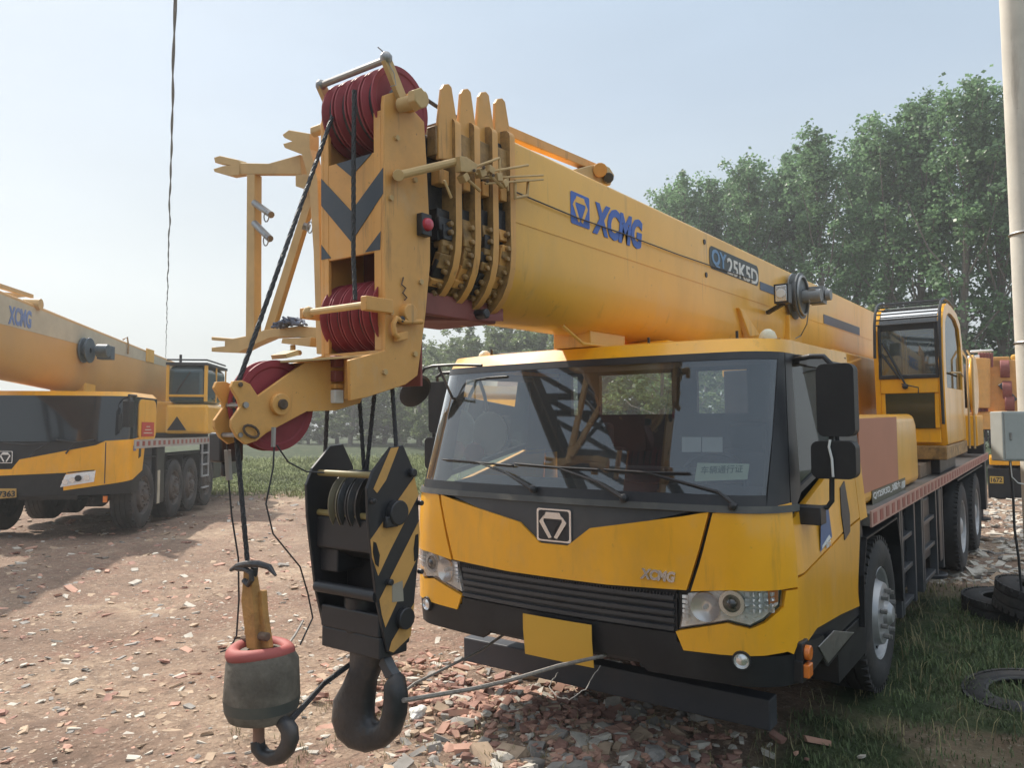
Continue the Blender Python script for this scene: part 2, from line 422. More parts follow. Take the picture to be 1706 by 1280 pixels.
for (u0, u1, ut, vt, vb) in ((731, 763, 745, 139, 205), (765, 793, 777, 147, 206), (795, 823, 807, 152, 208), (825, 850, 834, 163, 214)):
    x = BC + BH - .03
    q = [P(u0, vb, 'x', x), P(u0, vb + 60, 'x', x), P(u1, vb + 60, 'x', x), P(u1, vb + 4, 'x', x), P(ut + 8, vt + 6, 'x', x), P(ut + 3, vt, 'x', x), P(ut - 4, vt + 1, 'x', x), P(ut - 8, vt + 8, 'x', x)]
    mb = MB(); mb.prism(q, (-.018, 0, 0)); mb.build("rope_guide_fin", [YELH], crane, bevel=.004)
# red bottom wear plate under the collars
mb = MB(); z = P(760, 535, 'x', BC).z
mb.prism([(BC + .12, YB - .02, z + .05), (BC + .2, YB + .03, z + .02), (BC + .2, YB + .03, z - .015), (BC + .1, yk[3] - .12, z - .04), (BC - .2, yk[3] - .12, z - .04), (BC - .2, YB + .03, z + .02)], (0, 0, .03))
mb.bb(BC - .18, BC + .16, yk[3] - .14, YB + .03, z - .02, z + .07, 0)
q = P(806, 523, 'x', BC + .2); mb.cyl(q + V((-.05, 0, 0)), q + V((.02, 0, 0)), .022, 12, 1)
mb.build("wear_plate", [REDD, GRS], crane, bevel=.006)

# ---------------------------------------------------------------- boom head
XL, XR, YF = -.15, .20, P(640, 240, 'x', .20).y
pts = [(636, 170), (641, 158), (656, 153), (672, 164), (690, 184), (707, 203), (711, 270), (717, 400), (717, 440), (709, 527), (696, 626), (676, 641), (612, 662), (585, 668), (583, 600), (628, 583), (633, 420)]
PL = PP(pts, 'x', XR)
for q in PL[:1] + PL[-2:]: q.y = YF
for x, s in ((XR, -1), (XL, 1)):
    mb = MB(); mb.prism([V((x, q.y, q.z)) for q in PL], (.018 * s, 0, 0))
    hp = mb.build("head_side_plate", [YELH], crane, bevel=.003)
    if s == -1: headplate = hp
zt, z1, z2, z3, z4 = [P(634, v, 'y', YF).z for v in (165, 250, 418, 583, 655)]
mb = MB()
mb.bb(XL + .018, XL + .045, YF, YF + .015, z3, zt - .04); mb.bb(XR - .055, XR - .018, YF, YF + .015, z3, zt - .04)
mb.bb(XL + .045, XR - .055, YF + .001, YF + .015, z2, z1)
mb.bb(XL + .018, XR - .018, YF + .001, YF + .015, z4 + .03, z3)
mb.build("head_front_plate", [YELH], crane, bevel=.002)
mb = MB()   # dark red lining behind the sheaves
mb.bb(XL + .02, XR - .02, YF + .205, YF + .215, z4 + .03, zt - .06)
mb.bb(XL + .02, XR - .02, YF + .02, YF + .17, z2 + .06, z2 + .07); mb.bb(XL + .02, XR - .02, YF + .02, YF + .17, z1 - .02, z1 - .01)
mb.build("head_lining", [REDD], crane)
for i, poly in enumerate(([(560, 266), (585, 294), (619, 249)],
             [(533, 298), (585, 352), (638, 279), (638, 322), (585, 403), (533, 343)],
             [(530, 409), (551, 430), (530, 434)], [(634, 385), (633, 416), (608, 420)])):
    q = PP(poly, 'y', YF - .0015)
    for p_ in q: p_.x = min(max(p_.x, XL + .004), XR - .002)
    if i == 0:
        for p_ in q: p_.z = min(p_.z, z1 - .002)
    mb = MB(); mb.prism(q, (0, .003, 0)); mb.build("chevron_stripe", [CHV], crane)
def sheave(mb, c, r, wd, m=0, m2=1, n=40):
    h = wd / 2
    mb.lathe(c - V((h, 0, 0)), (1, 0, 0), [(0, r * .25), (0, r * .42), (.004, r * .45), (.004, r * .82), (0, r * .86), (0, r), (wd * .12, r), (wd * .35, r * .86), (wd * .65, r * .86), (wd * .88, r), (wd, r), (wd, r * .86), (wd - .004, r * .82), (wd - .004, r * .45), (wd, r * .42), (wd, r * .25)], n, 0,
             mats=[m2, m2, m, m, m, m, m, m2, m, m, m, m, m, m2, m2])
for nm, cz, r, yy, cnt in (("top", P(600, 194, 'y', YF + .10).z, .150, YF + .125, 4), ("low", P(572, 532, 'y', YF + .06).z, .140, YF + .105, 5)):
    wd = (XR - XL - .06) / cnt
    for i in range(cnt):
        mb = MB(); sheave(mb, V((XL + .03 + wd * (i + .5), yy, cz)), r, wd * .86)
        mb.build("sheave", [REDP, GRS], crane, ang=25)
    mb = MB(); mb.cyl((XL - .03, yy, cz), (XR + .03, yy, cz), .035, 16); mb.build("sheave_pin", [YELH], crane, bevel=.004)
# rope guard over the top sheaves
mb = MB()
ga, gb = P(640, 100, 'x', XR), P(529, 141, 'x', XL); gb.z = ga.z; gb.y = ga.y
mb.tube([ga, gb], .013, 10, 1); mb.ball(ga + V((.01, 0, .005)), .024, 10, 1); mb.ball(gb, .022, 10, 1)
e = P(668, 170, 'x', XR)
mb.beam(ga + V((.01, 0, 0)), e + V((.01, 0, .0)), .02, .04); mb.beam(gb, V((XL, e.y, e.z)), .02, .04)
mb.tube([ga, ga + V((0, -.005, .03)), ga + V((-.012, -.02, .045))], .003, 5, 1)
mb.tube([ga + V((.02, .0, -.01)), ga + V((.03, .02, -.05)), ga + V((.03, .03, -.09)), ga + V((.02, .01, -.1))], .002, 5, 1)
mb.build("rope_guard", [PALEY, STEEL], crane, bevel=.003)
# stub axles of the head
mb = MB()
a = P(664, 176, 'x', XR + .01); mb.cyl(a, a + V((.11, .03, .01)), .026, 14); mb.cyl(a + V((.08, .0, .0)), a + V((.115, .0, .0)), .04, 6)
a = P(545, 212, 'y', YF + .05); mb.cyl(V((XL, a.y, a.z)), V((XL - .1, a.y, a.z)), .024, 6); mb.ball(V((XL - .02, a.y, a.z)), .03, 10)
mb.build("stub_axle", [PALEY], crane, bevel=.004)
# marker lamp on the plate
mb = MB(); c = P(702, 376, 'x', XR)
mb.box(c + V((.015, 0, 0)), (.03, .055, .085), 1); mb.lathe(c + V((.03, 0, 0)), (1, 0, 0), [(0, .026), (.014, .023), (.02, .012), (.021, 0)], 16, 0)
mb.build("marker_lamp", [REDL, BLK], crane, bevel=.004)
# pad eye and shackle pocket low on the plate
mb = MB(); c = P(662, 545, 'x', XR)
mb.tube([P(u, v, 'x', XR + .02) for u, v in ((703, 536), (672, 536), (660, 530), (655, 540), (657, 556), (664, 563))], .011, 8)
mb.prism(PP([(655, 556), (673, 552), (673, 566), (655, 570)], 'x', XR + .001), (.022, 0, 0))
mb.cyl(P(662, 533, 'x', XR), P(662, 533, 'x', XR) + V((.03, 0, 0)), .012, 10, 1)
mb.build("anchor_eye", [YELH, BLK], crane, bevel=.003)
mb = MB(); mb.tube([P(u, v, 'x', XR + .006) for u, v in ((672, 462), (669, 474), (676, 480), (671, 488), (678, 496), (674, 500))], .003, 5)
mb.build("chain_scrap", [RUST], crane)
mb = MB()
for u, v in ((650, 330), (650, 520), (690, 300), (700, 470), (690, 590), (640, 620), (660, 230)):
    c = P(u, v, 'x', XR); mb.cyl(c, c + V((.010, 0, 0)), .011, 6)
mb.build("plate_bolt", [PALEY], headplate)
for y_ in (YB + 1.6, YB + 3.6): pass
mb = MB(); c = P(1062, 560, 'x', BC + .15); mb.bb(BC - .12, BC + .12, c.y - .5, c.y - .1, BB - .07, BB + .02); mb.tube([(BC + .13, c.y - .8, BB + .02), (BC + .13, c.y - .6, BB - .06), (BC + .13, c.y + .1, BB - .05)], .01, 6); mb.build("belly_bracket", [YELB], boom, bevel=.01)
# rod and height limit bracket beside the collars
mb = MB(); XQ = BC + BH + .05
mb.tube([P(664, 292, 'x', XR + .03), P(765, 268, 'x', XQ)], .016, 10, 0); mb.cyl(P(664, 292, 'x', XR), P(664, 292, 'x', XR + .05), .022, 10, 0)
mb.prism(PP([(757, 262), (768, 264), (786, 276), (784, 290), (758, 288)], 'x', XQ), (.03, 0, 0))
for u0, v0, u1, v1, t in ((786, 280, 832, 263, .006), (792, 290, 880, 275, .006), (800, 297, 905, 292, .005), (808, 306, 905, 299, .005), (832, 263, 832, 290, .006), (845, 296, 846, 318, .006), (740, 300, 752, 330, .006), (780, 300, 800, 318, .007), (812, 290, 838, 312, .009)):
    mb.tube([P(u0, v0, 'x', XQ + .01), P(u1, v1, 'x', XQ + .012)], t, 6, 0)
for u, v, s in ((800, 288, .035), (815, 284, .03), (828, 296, .032), (772, 296, .03), (838, 306, .028)):
    mb.box(P(u, v, 'x', XQ + .01), (.035, s, s * 1.1), 0, Matrix.Rotation(u, 3, 'X'))
mb.tube([P(u, v, 'x', XQ) for u, v in ((858, 302), (880, 300), (878, 326), (858, 330), (858, 302))], .009, 6, 0)
for u, v in ((790, 284), (806, 279), (822, 292), (812, 302)): mb.cyl(P(u, v, 'x', XQ + .025), P(u, v, 'x', XQ + .045), .007, 8, 1)
mb.build("limit_bracket", [PALEY, RUST], crane, bevel=.002)
# bar across the lower sheaves
mb = MB(); b1, b2 = P(608, 508, 'y', YF - .09), P(514, 521, 'y', YF - .09); b2.z = b1.z
mb.tube([b1, b2], .0125, 10, 0); mb.ball(b2, .024, 8, 0); mb.box(b1 + V((.03, .03, 0)), (.03, .13, .05), 1); mb.box(V((XL, YF - .03, b1.z)), (.02, .13, .04), 1)
mb.build("sheave_guard_bar", [PALEY, YELH], crane, bevel=.003)
# ---------------------------------------------------------------- sheave arm (single top)
AX = .075
apts = [(628, 592), (560, 600), (508, 604), (430, 660), (417, 640), (404, 634), (389, 635), (385, 645), (398, 668), (401, 678), (386, 700), (386, 712), (396, 730), (410, 741), (428, 735), (444, 722), (511, 686), (560, 684), (600, 672), (630, 660)]
arm = None
AP = PP(apts, 'x', AX)
AP[0].y = AP[-1].y = YF + .01; AP[0].z = z3 - .03
for x, s in ((AX, -1), (AX - .105, 1)):
    mb = MB(); q = [V((x, p_.y, p_.z)) for p_ in AP]; mb.prism(q, (.014 * s, 0, 0))
    cc = P(464, 674, 'x', AX)
    if s == -1:
        mb.cyl(V((AX, cc.y, cc.z)), V((AX + .018, cc.y, cc.z)), .036, 20, 0); mb.cyl(V((AX + .018, cc.y, cc.z)), V((AX + .03, cc.y, cc.z)), .017, 14, 1)
        c2 = P(400, 641, 'x', AX); mb.cyl(c2, c2 + V((.006, 0, 0)), .008, 10, 1)
    ar = mb.build("sheave_arm", [YELH, RUST], crane, bevel=.002)
mb = MB(); c = P(455, 676, 'x', AX - .05); sheave(mb, V((AX - .055, c.y, c.z)), .152, .05, n=56); mb.build("runner_sheave", [REDP, REDP], crane, ang=25)
# arm cross pieces, hinge
mb = MB()
zz = P(550, 601, 'x', AX).z
a0, a1 = P(476, 604, 'x', AX), P(628, 582, 'x', AX + .05)
mb.prism([(AX - .12, a0.y, a0.z), (AX + .02, a0.y, a0.z), (XR - .02, a1.y - .1, zz + .012), (XR - .01, YF, zz + .02), (XL + .02, YF, zz + .02), (XL + .05, a1.y - .1, zz + .01)], (0, 0, .007))
mb.prism(PP([(476, 590), (497, 583), (498, 592), (478, 597)], 'x', AX), (-.08, 0, 0))
mb.build("arm_cover_plate", [PALEY], crane)
mb = MB(); hx = P(565, 640, 'x', AX).y
for (v0, v1, m) in ((593, 612, 1), (618, 636, 1), (640, 648, 0), (650, 672, 2)):
    a = P(562, v0, 'x', AX + .012); b = P(562, v1, 'x', AX + .012); mb.box((AX + .008, a.y, (a.z + b.z) / 2), (.03, .04, abs(a.z - b.z)), m)
a = P(578, 598, 'x', AX + .04); b = P(578, 665, 'x', AX + .04); mb.tube([a, b], .010, 8, 0)
mb.build("arm_hinge", [YELH, REDD, WHT], crane, bevel=.003)
mb = MB()   # loose ring lying on the arm tip
c = P(418, 719, 'x', AX + .008)
mb.tube([c + V((.002, .028 * math.cos(t), .018 * math.sin(t) - .3 * .028 * math.cos(t))) for t in [k * math.pi / 6 for k in range(12)]], .0045, 6, closed=True)
mb.build("shackle_ring", [RUST], crane)
mb = MB(); c = P(408, 675, 'x', AX); mb.cyl(V((AX - .115, c.y, c.z)), V((AX + .008, c.y, c.z)), .01, 10)
c = P(400, 725, 'x', AX); mb.cyl(V((AX - .115, c.y, c.z)), V((AX + .004, c.y, c.z)), .008, 10); mb.build("arm_pin", [STEEL], crane)
# ---------------------------------------------------------------- folded jib bracket at the far side of the head
YJ = YF + .14
def jpoly(mb, pts, th=.045, y=YJ, m=0): mb.prism(PP(pts, 'y', y), (0, th, 0), m)
mb = MB()
jpoly(mb, [(356, 262), (366, 259), (397, 266), (400, 270), (399, 290), (381, 293), (357, 286), (355, 281), (372, 276), (382, 275), (358, 271)])
jpoly(mb, [(399, 271), (447, 272), (500, 257), (502, 290), (399, 290)], .035)
jpoly(mb, [(492, 290), (516, 290), (516, 318), (492, 310)], .035)
jpoly(mb, [(470, 224), (481, 216), (516, 222), (516, 258), (500, 256), (474, 246), (471, 239), (486, 235), (473, 229)], .05, YJ - .05)
jpoly(mb, [(502, 256), (517, 248), (529, 300), (533, 420), (537, 590), (527, 590), (522, 420), (514, 300)], .04, YJ - .05)
mb.build("jib_bracket", [PALEY], crane, bevel=.003)
mb = MB()
jpoly(mb, [(411, 290), (424, 290), (423, 570), (409, 570)], .04)
jpoly(mb, [(515, 308), (526, 314), (450, 562), (437, 558)], .025, YJ + .05)
mb.build("jib_post", [PALEY], crane, bevel=.003)
mb = MB()
jpoly(mb, [(352, 561), (388, 564), (408, 560), (440, 550), (500, 543), (528, 546), (528, 564), (482, 561), (450, 563), (420, 576), (397, 588), (352, 586), (352, 579), (374, 577), (374, 568), (352, 567)], .05)
jpoly(mb, [(470, 564), (518, 562), (516, 578), (468, 572)], .08, YJ - .03); mb.cyl(P(488, 575, 'y', YJ), P(488, 592, 'y', YJ), .012, 8); mb.cyl(P(482, 588, 'y', YJ), P(500, 588, 'y', YJ), .012, 8)
mb.build("jib_arm", [PALEY], crane, bevel=.003)
mb = MB()
for a, b in (((424, 338), (452, 358)), ((424, 372), (450, 398)), ((516, 380), (505, 376))):
    mb.tube([P(*a, 'y', YJ), P(*b, 'y', YJ - .02)], .016, 8); 
    c = P((a[0] + b[0]) / 2 + 6, b[1] - 2, 'y', YJ - .03)
    mb.tube([c + V((.018 * math.cos(t), 0, .024 * math.sin(t) - .012)) for t in [k * math.pi / 5 for k in range(10)]], .003, 5, closed=True)
mb.build("locking_pin", [STEEL], crane)
random.seed(5); mb = MB(); c = P(482, 540, 'y', YJ - .02)
for k in range(16):
    t = random.uniform(-.2, .2); pts = []
    for j in range(7):
        u = (j - 3) / 3; pts.append(c + V((u * .075 + t * .1, random.uniform(-.03, .03), .03 * (1 - u * u) * random.uniform(.2, 1.3) - .01)))
    mb.tube(pts, .005, 5)
mb.build("rope_bundle", [mat("blue_grey_twine", (.16, .19, .26), .9)], crane)
# ---------------------------------------------------------------- bar on top of the boom, decals, reel
mb = MB()
mb.prism(PP([(846, 208), (1010, 279), (1006, 290), (846, 226)], 'x', 0.030), (-.05, 0, 0))
mb.prism(PP([(985, 275), (1003, 272), (1016, 279), (1024, 292), (1017, 309), (1000, 305), (962, 290), (958, 283)], 'x', 0.070), (-.12, 0, 0), 1)
mb.cyl(P(1000, 283, 'x', 0.110), P(1000, 283, 'x', -0.050), .04, 12, 0); mb.cyl(P(1014, 296, 'x', 0.110), P(1014, 296, 'x', -0.050), .03, 10, 2)
mb.build("boom_top_bar", [YELH, PALEY, GREY], crane, bevel=.004)
XS = BC + BH + .0025
def boxtext(name, body, u0, v0t, v0b, u1, v1t, v1b, m, bold=.03, shear=0, x=XS, par=None, ext=.0015):
    a, b = P(u0, v0b, 'x', x), P(u1, v1b, 'x', x); h = (P(u0, v0t, 'x', x) - a).length * .5 + (P(u1, v1t, 'x', x) - b).length * .5
    return text(name, body, a, b - a, (0, 0, 1), (b - a).length, h, m, par or boom, ext, bold, shear)
boxtext("brand_lettering", "XCMG", 987, 336, 388, 1071, 366, 418, BLUE, .05, .22)
def rrect(p0, xd, yd, w, h, r, n=4):
    xd, yd = V(xd).normalized(), V(yd).normalized(); o = []
    for cx_, cy_, a0 in ((w - r, h - r, 0), (r, h - r, 90), (r, r, 180), (w - r, r, 270)):
        for k in range(n + 1):
            a = rad(a0 + 90 * k / n); o.append(V(p0) + xd * (cx_ + r * math.cos(a)) + yd * (cy_ + r * math.sin(a)))
    return o
def emblem(name, p0, xd, yd, w, h, parent, mf, mi, mt, th=.003, ring=True):
    """rounded square badge with a faceted hexagon and an inverted triangle"""
    xd, yd = V(xd).normalized(), V(yd).normalized(); n = xd.cross(yd)
    q = lambda a, b, o=0: V(p0) + xd * (a * w) + yd * (b * h) + n * o
    mb = MB(); mb.prism(rrect(p0, xd, yd, w, h, min(w, h) * .07), n * th, 0)
    if ring: mb.prism(rrect(q(.06, .05, th), xd, yd, w * .88, h * .9, w * .06), n * th * .5, 1)
    o = th * (1.5 if ring else 1)
    hexa = [(.30, .90), (.70, .90), (.90, .60), (.62, .10), (.38, .10), (.10, .60)]
    for f in ([(.30, .90), (.70, .90), (.78, .70), (.22, .70)], [(.24, .80), (.10, .60), (.38, .10), (.47, .14), (.23, .62)], [(.76, .80), (.90, .60), (.62, .10), (.53, .14), (.77, .62)]):
        mb.prism([q(a, b, o) for a, b in f], n * th, 2)
    mb.prism([q(a, b, o) for a, b in ((.32, .60), (.68, .60), (.50, .24))], n * th * .6, 3 if not ring else 1)
    return mb.build(name, [mf, mi, mt, mf], parent)
a, b = P(951, 371, 'x', XS - .001), P(983, 385, 'x', XS - .001); h = P(951, 317, 'x', XS).z - a.z
emblem("brand_emblem", a, (0, 1, 0), (0, 0, 1), (b - a).length * .98, h, boom, BLUE, BLUE, YELB, .0012, ring=False)
mb = MB(); a = P(1182, 446, 'x', XS - .001); b = P(1264, 476, 'x', XS - .001); h = P(1182, 408, 'x', XS).z - a.z
mb.prism(rrect(a, (0, 1, 0), (0, 0, 1), b.y - a.y, h, .05, 6), (.0012, 0, 0)); mb.build("model_plate", [mat("dark_slate_decal", (.05, .065, .07), .5)], boom)
boxtext("model_lettering", "QY", 1186, 414, 444, 1211, 424, 455, mat("pale_blue_decal", (.14, .28, .50), .5), .03, 0, XS + .001)
boxtext("model_lettering", "25K5D", 1212, 431, 456, 1263, 449, 476, WHT, .02, 0, XS + .001)
for (u0, v0), (u1, v1), hh in (((1266, 472), (1322, 492), .05), ((1372, 527), (1432, 549), .07)):
    a, b = P(u0, v0, 'x', XS), P(u1, v1, 'x', XS); mb = MB(); mb.prism([(XS, a.y, a.z - hh), (XS, b.y, a.z - hh), (XS, b.y, a.z + hh * .3), (XS, a.y, a.z + hh * .3)], (.001, 0, 0)); mb.build("boom_stripe", [mat("grey_blue_decal", (.09, .13, .2), .5)], boom)
# cable reel with motor and work lamp
mb = MB(); c = P(1334, 493, 'x', 0.320)
mb.lathe(c + V((-.06, 0, 0)), (1, 0, 0), [(0, .02), (0, .20), (.012, .20), (.012, .13), (.06, .13), (.06, .20), (.072, .20), (.072, .12), (.08, .05)], 32, 0)
mb.tube([c + V((.02, .165 * math.cos(t), .165 * math.sin(t))) for t in [k * math.pi / 12 for k in range(24)]], .013, 6, 1, closed=True)
mb.build("cable_reel", [mat("grey_reel_paint", (.12, .13, .14), .45, dirt=.3), STEEL], crane, ang=30)
mb = MB(); mb.cyl(c + V((.02, .0, -.01)), c + V((.17, 0, -.01)), .055, 14, 0); mb.box(c + V((.10, .16, .01)), (.12, .12, .15), 0); mb.cyl(c + V((.17, .16, .01)), c + V((.21, .16, .01)), .05, 14, 0)
mb.cyl(c + V((.10, -.04, 0)), c + V((.10, .12, 0)), .05, 14, 1); mb.tube([c + V((.1, -.1, -.06)), c + V((.05, -.02, -.25)), c + V((-.05, .15, -.33)), c + V((-.08, -.35, -.45))], .006, 5, 0)
mb.build("reel_motor", [mat("pale_motor_casing", (.24, .25, .26), .5, dirt=.4), STEEL], crane, bevel=.008)
mb = MB(); c = P(1304, 490, 'x', 0.400); mb.box(c, (.11, .09, .15), 0); mb.box(c + V((-.0, -.047, 0)), (.085, .006, .12), 1); mb.cyl(c + V((0, -.05, 0)), c + V((0, -.056, 0)), .035, 14, 2); mb.beam(c + V((0, .02, -.07)), c + V((-.16, .12, -.12)), .03, .03, 0)
mb.build("work_lamp", [BLK, CHR, WHT], crane, bevel=.008)
mb = MB()
mb.prism(PP([(1232, 512), (1239, 516), (1268, 560), (1250, 562)], 'x', BC + BH + .03), (-.05, 0, 0))
a = P(1308, 500, 'x', BC + BH); b = P(1345, 500, 'x', BC + BH)
mb.bb(BC - .3, BC + BH + .035, a.y, a.y + .35, 2.15, 2.66)
mb.build("boom_rest_bracket", [YELB], crane, bevel=.01)
mb = MB(); mb.bb(BC - .25, BC + .25, a.y - .1, a.y + .5, 1.3, 2.2); mb.build("boom_rest", [BLK], crane, bevel=.01)

# ---------------------------------------------------------------- driver's cab (curved shell, coordinates s = along the contour, z = height)
HW, RC = 1.145, .22
SA = HW - RC; SB = SA + RC * math.pi / 2
def rake(z):
    r = 0
    if z > 1.36: r += (z - 1.36) * .26
    if z > 2.12: r += (z - 2.12) * .5
    if z < .72: r += (.72 - z) * .12
    return r
def cab0(s, z):
    a = abs(s); sg = 1 if s >= 0 else -1
    if a <= SA: x, y, f = a, .10 * (a / HW) ** 2 - .40, 1
    elif a <= SB:
        t = (a - SA) / RC; x = SA + RC * math.sin(t); y = .10 * (x / HW) ** 2 - .40 + RC * (1 - math.cos(t)); f = 1
    else: x, y = HW, -.30 + RC + (a - SB); f = max(0, 1 - (a - SB) / 1.0)
    k = 1 - .082 * max(0, min(1, (z - 1.15) / 1.05))
    return V((x * k * sg, y + rake(z) * f, z))
def cabP(s, z, o=0):
    p = cab0(s, z)
    if o == 0: return p
    e = .004; n = (cab0(s + e, z) - cab0(s - e, z)).cross(cab0(s, z + e) - cab0(s, z - e)).normalized()
    return p + n * o
def sz(u, v):
    """where the sight line meets the cab shell"""
    p = P(u, v, 'y', -.2); s, z = p.x, p.z
    if s > SA: s = SB + max(0, P(u, v, 'x', HW - .02).y + .08) if s > HW + .03 else min(s, SB - .05)
    for _ in range(40):
        e = 1e-3; a, b = MF.pj(cab0(s, z)); c, d = MF.pj(cab0(s + e, z)); g, h = MF.pj(cab0(s, z + e))
        J = Matrix((((c - a) / e, (g - a) / e), ((d - b) / e, (h - b) / e)))
        if abs(J.determinant()) < 1e-6: break
        ds = J.inverted() @ V((u - a, v - b)); ds.x = max(-.1, min(.1, ds.x)); ds.y = max(-.1, min(.1, ds.y))
        s += ds.x; z += ds.y
        if ds.length < 1e-5: break
    return (s, z)
def clip(poly, ax, val, keep_gt):
    o = []; n = len(poly)
    for i in range(n):
        a, b = poly[i], poly[(i + 1) % n]
        ia = (a[ax] >= val) if keep_gt else (a[ax] <= val); ib = (b[ax] >= val) if keep_gt else (b[ax] <= val)
        if ia: o.append(a)
        if ia != ib:
            t = (val - a[ax]) / (b[ax] - a[ax]); q = [a[0] + (b[0] - a[0]) * t, a[1] + (b[1] - a[1]) * t]; q[ax] = val; o.append(tuple(q))
    return o
def shell(polys, off, th, mats, name, parent=None, step=.07, zstep=.12, mb=None, m=0, bulge=None):
    own = mb is None; mb = mb or MB()
    for poly in polys:
        s0, s1 = min(p[0] for p in poly), max(p[0] for p in poly); z0, z1_ = min(p[1] for p in poly), max(p[1] for p in poly)
        gs = [s0] + [k * step for k in range(math.ceil(s0 / step + .05), math.floor(s1 / step - .05) + 1)] + [s1]
        gz = [z0] + [k * zstep for k in range(math.ceil(z0 / zstep + .05), math.floor(z1_ / zstep - .05) + 1)] + [z1_]
        idx = {}; vs = []; keys = []; faces = []
        for i in range(len(gs) - 1):
            st = clip(clip(poly, 0, gs[i], True), 0, gs[i + 1], False)
            if len(st) < 3: continue
            for j in range(len(gz) - 1):
                c = clip(clip(st, 1, gz[j], True), 1, gz[j + 1], False)
                f = []
                for q in c:
                    k = (round(q[0], 4), round(q[1], 4))
                    if k not in idx: idx[k] = len(keys); keys.append(k)
                    if not f or f[-1] != idx[k]: f.append(idx[k])
                if len(f) > 1 and f[0] == f[-1]: f.pop()
                if len(set(f)) >= 3 and len(set(f)) == len(f): faces.append(f)
        outer = [cabP(k[0], k[1], off + (bulge(k) if bulge else 0)) for k in keys]
        inner = [cabP(k[0], k[1], off - th) for k in keys]
        ec = {}
        for f in faces:
            for a, b in zip(f, f[1:] + f[:1]): ec.setdefault((min(a, b), max(a, b)), []).append((a, b))
        n = len(keys)
        mb.add(outer, faces, m, True)
        if th:
            rim = [(b, a, a + n, b + n) for e in ec.values() if len(e) == 1 for a, b in e]
            mb.add(outer + inner, rim, m, False)
            mb.add(inner, [f[::-1] for f in faces], m, True)
    return mb.build(name, mats, parent or crane, ang=30) if own else mb
mir = lambda poly: [(-s, z) for s, z in poly][::-1]
q_ = lambda *pts: [sz(u, v) for u, v in pts]

zr0 = sz(1316, 589)[1]; zr1 = zr0 + .07
sWt, sWb = sz(1296, 600)[0], sz(1276, 838)[0]
zc1 = sz(1222, 845)[1]; zc0 = sz(1182, 853)[1]
S_end = SB + 1.42
# inner structural shell (dark), floor, back wall, roof
mb = MB()
shell([[(-S_end, .62), (S_end, .62), (S_end, zc0 - .03), (-S_end, zc0 - .03)]], -.03, .01, None, None, mb=mb, step=.14)
cab = mb.build("cab_body", [BLK], crane)
mb = MB()
rp = [cab0(s, zr1) for s in [k * S_end / 30 for k in range(-30, 31)]]
c_ = V((0, .7, zr1 + .008)); inner = [p + (c_ - p) * .12 + V((0, 0, .014)) for p in rp]
mb.loft([rp, inner], 0, closed=True, smooth=True)
mb.add(inner, [tuple(range(61))], 0, True)
shell([[(-S_end, zr0), (S_end, zr0), (S_end, zr1), (-S_end, zr1)]], .0, .02, None, None, mb=mb)
mb.build("cab_roof", [YEL], crane, ang=50)
# pillars + black surround
mb = MB()
for sg in (1, -1):
    f = (lambda p: p) if sg == 1 else mir
    shell([f([(sWb, zc1), (SB - .06, zc1 - .02), (SB - .06, zr0), (sWt, zr0)])], .006, .05, None, None, mb=mb)
shell([[(-sWt, zr0 - .035), (sWt, zr0 - .035), (sWt, zr0), (-sWt, zr0)]], .006, .03, None, None, mb=mb)
shell([[(-sWb, zc1), (sWb, zc1), (sWb, zc1 + .05), (-sWb, zc1 + .05)]], .006, .03, None, None, mb=mb)
mb.build("windscreen_surround", [BLK], crane)
shell([[(-sWb, zc1 + .05), (sWb, zc1 + .05), (sWt, zr0 - .035), (-sWt, zr0 - .035)]], .002, 0, [GLS], "windscreen")
# cowl ledge
mb = MB()
shell([[(-SB, zc0 - .005), (SB, zc0 - .005), (SB, zc1), (-SB, zc1)]], .022, .05, None, None, mb=mb)
mb.build("cowl", [mat("weathered_grey_plastic", (.075, .078, .078), .55, dirt=.5, dcol=(.2, .19, .16), dsc=5)], crane)
# side walls with the door window
YD0, YD1 = SB, SB + 1.30
mb = MB(); zs = zc0 - .03
for f in ((lambda p: p), mir):
    shell([f([(SB - .05, zs), (SB - .05, zr0), (SB + .04, zr0), (SB + .10, zs + .10)])], .004, .04, None, None, mb=mb)
    shell([f([(SB + .10, zs + .1), (SB + .97, zs + .25), (SB + .97, zs + .28), (SB + .1, zs + .13)])], .004, .03, None, None, mb=mb)
    shell([f([(SB + .04, zr0 - .05), (SB + .97, zr0 - .05), (SB + .97, zr0), (SB + .04, zr0)])], .004, .03, None, None, mb=mb)
    shell([f([(SB + .97, zs + .2), (S_end, zs + .2), (S_end, zr0), (SB + .97, zr0)])], .004, .03, None, None, mb=mb)
mb.build("door_frame", [BLK], crane)
for nm, f in (("r", lambda p: p), ("l", mir)):
    shell([f([(SB + .07, zs + .12), (SB + .97, zs + .27), (SB + .97, zr0 - .05), (SB + .05, zr0 - .05)])], -.008, 0, [GLD], "door_window")
dz = sz(1325, 960)[1]
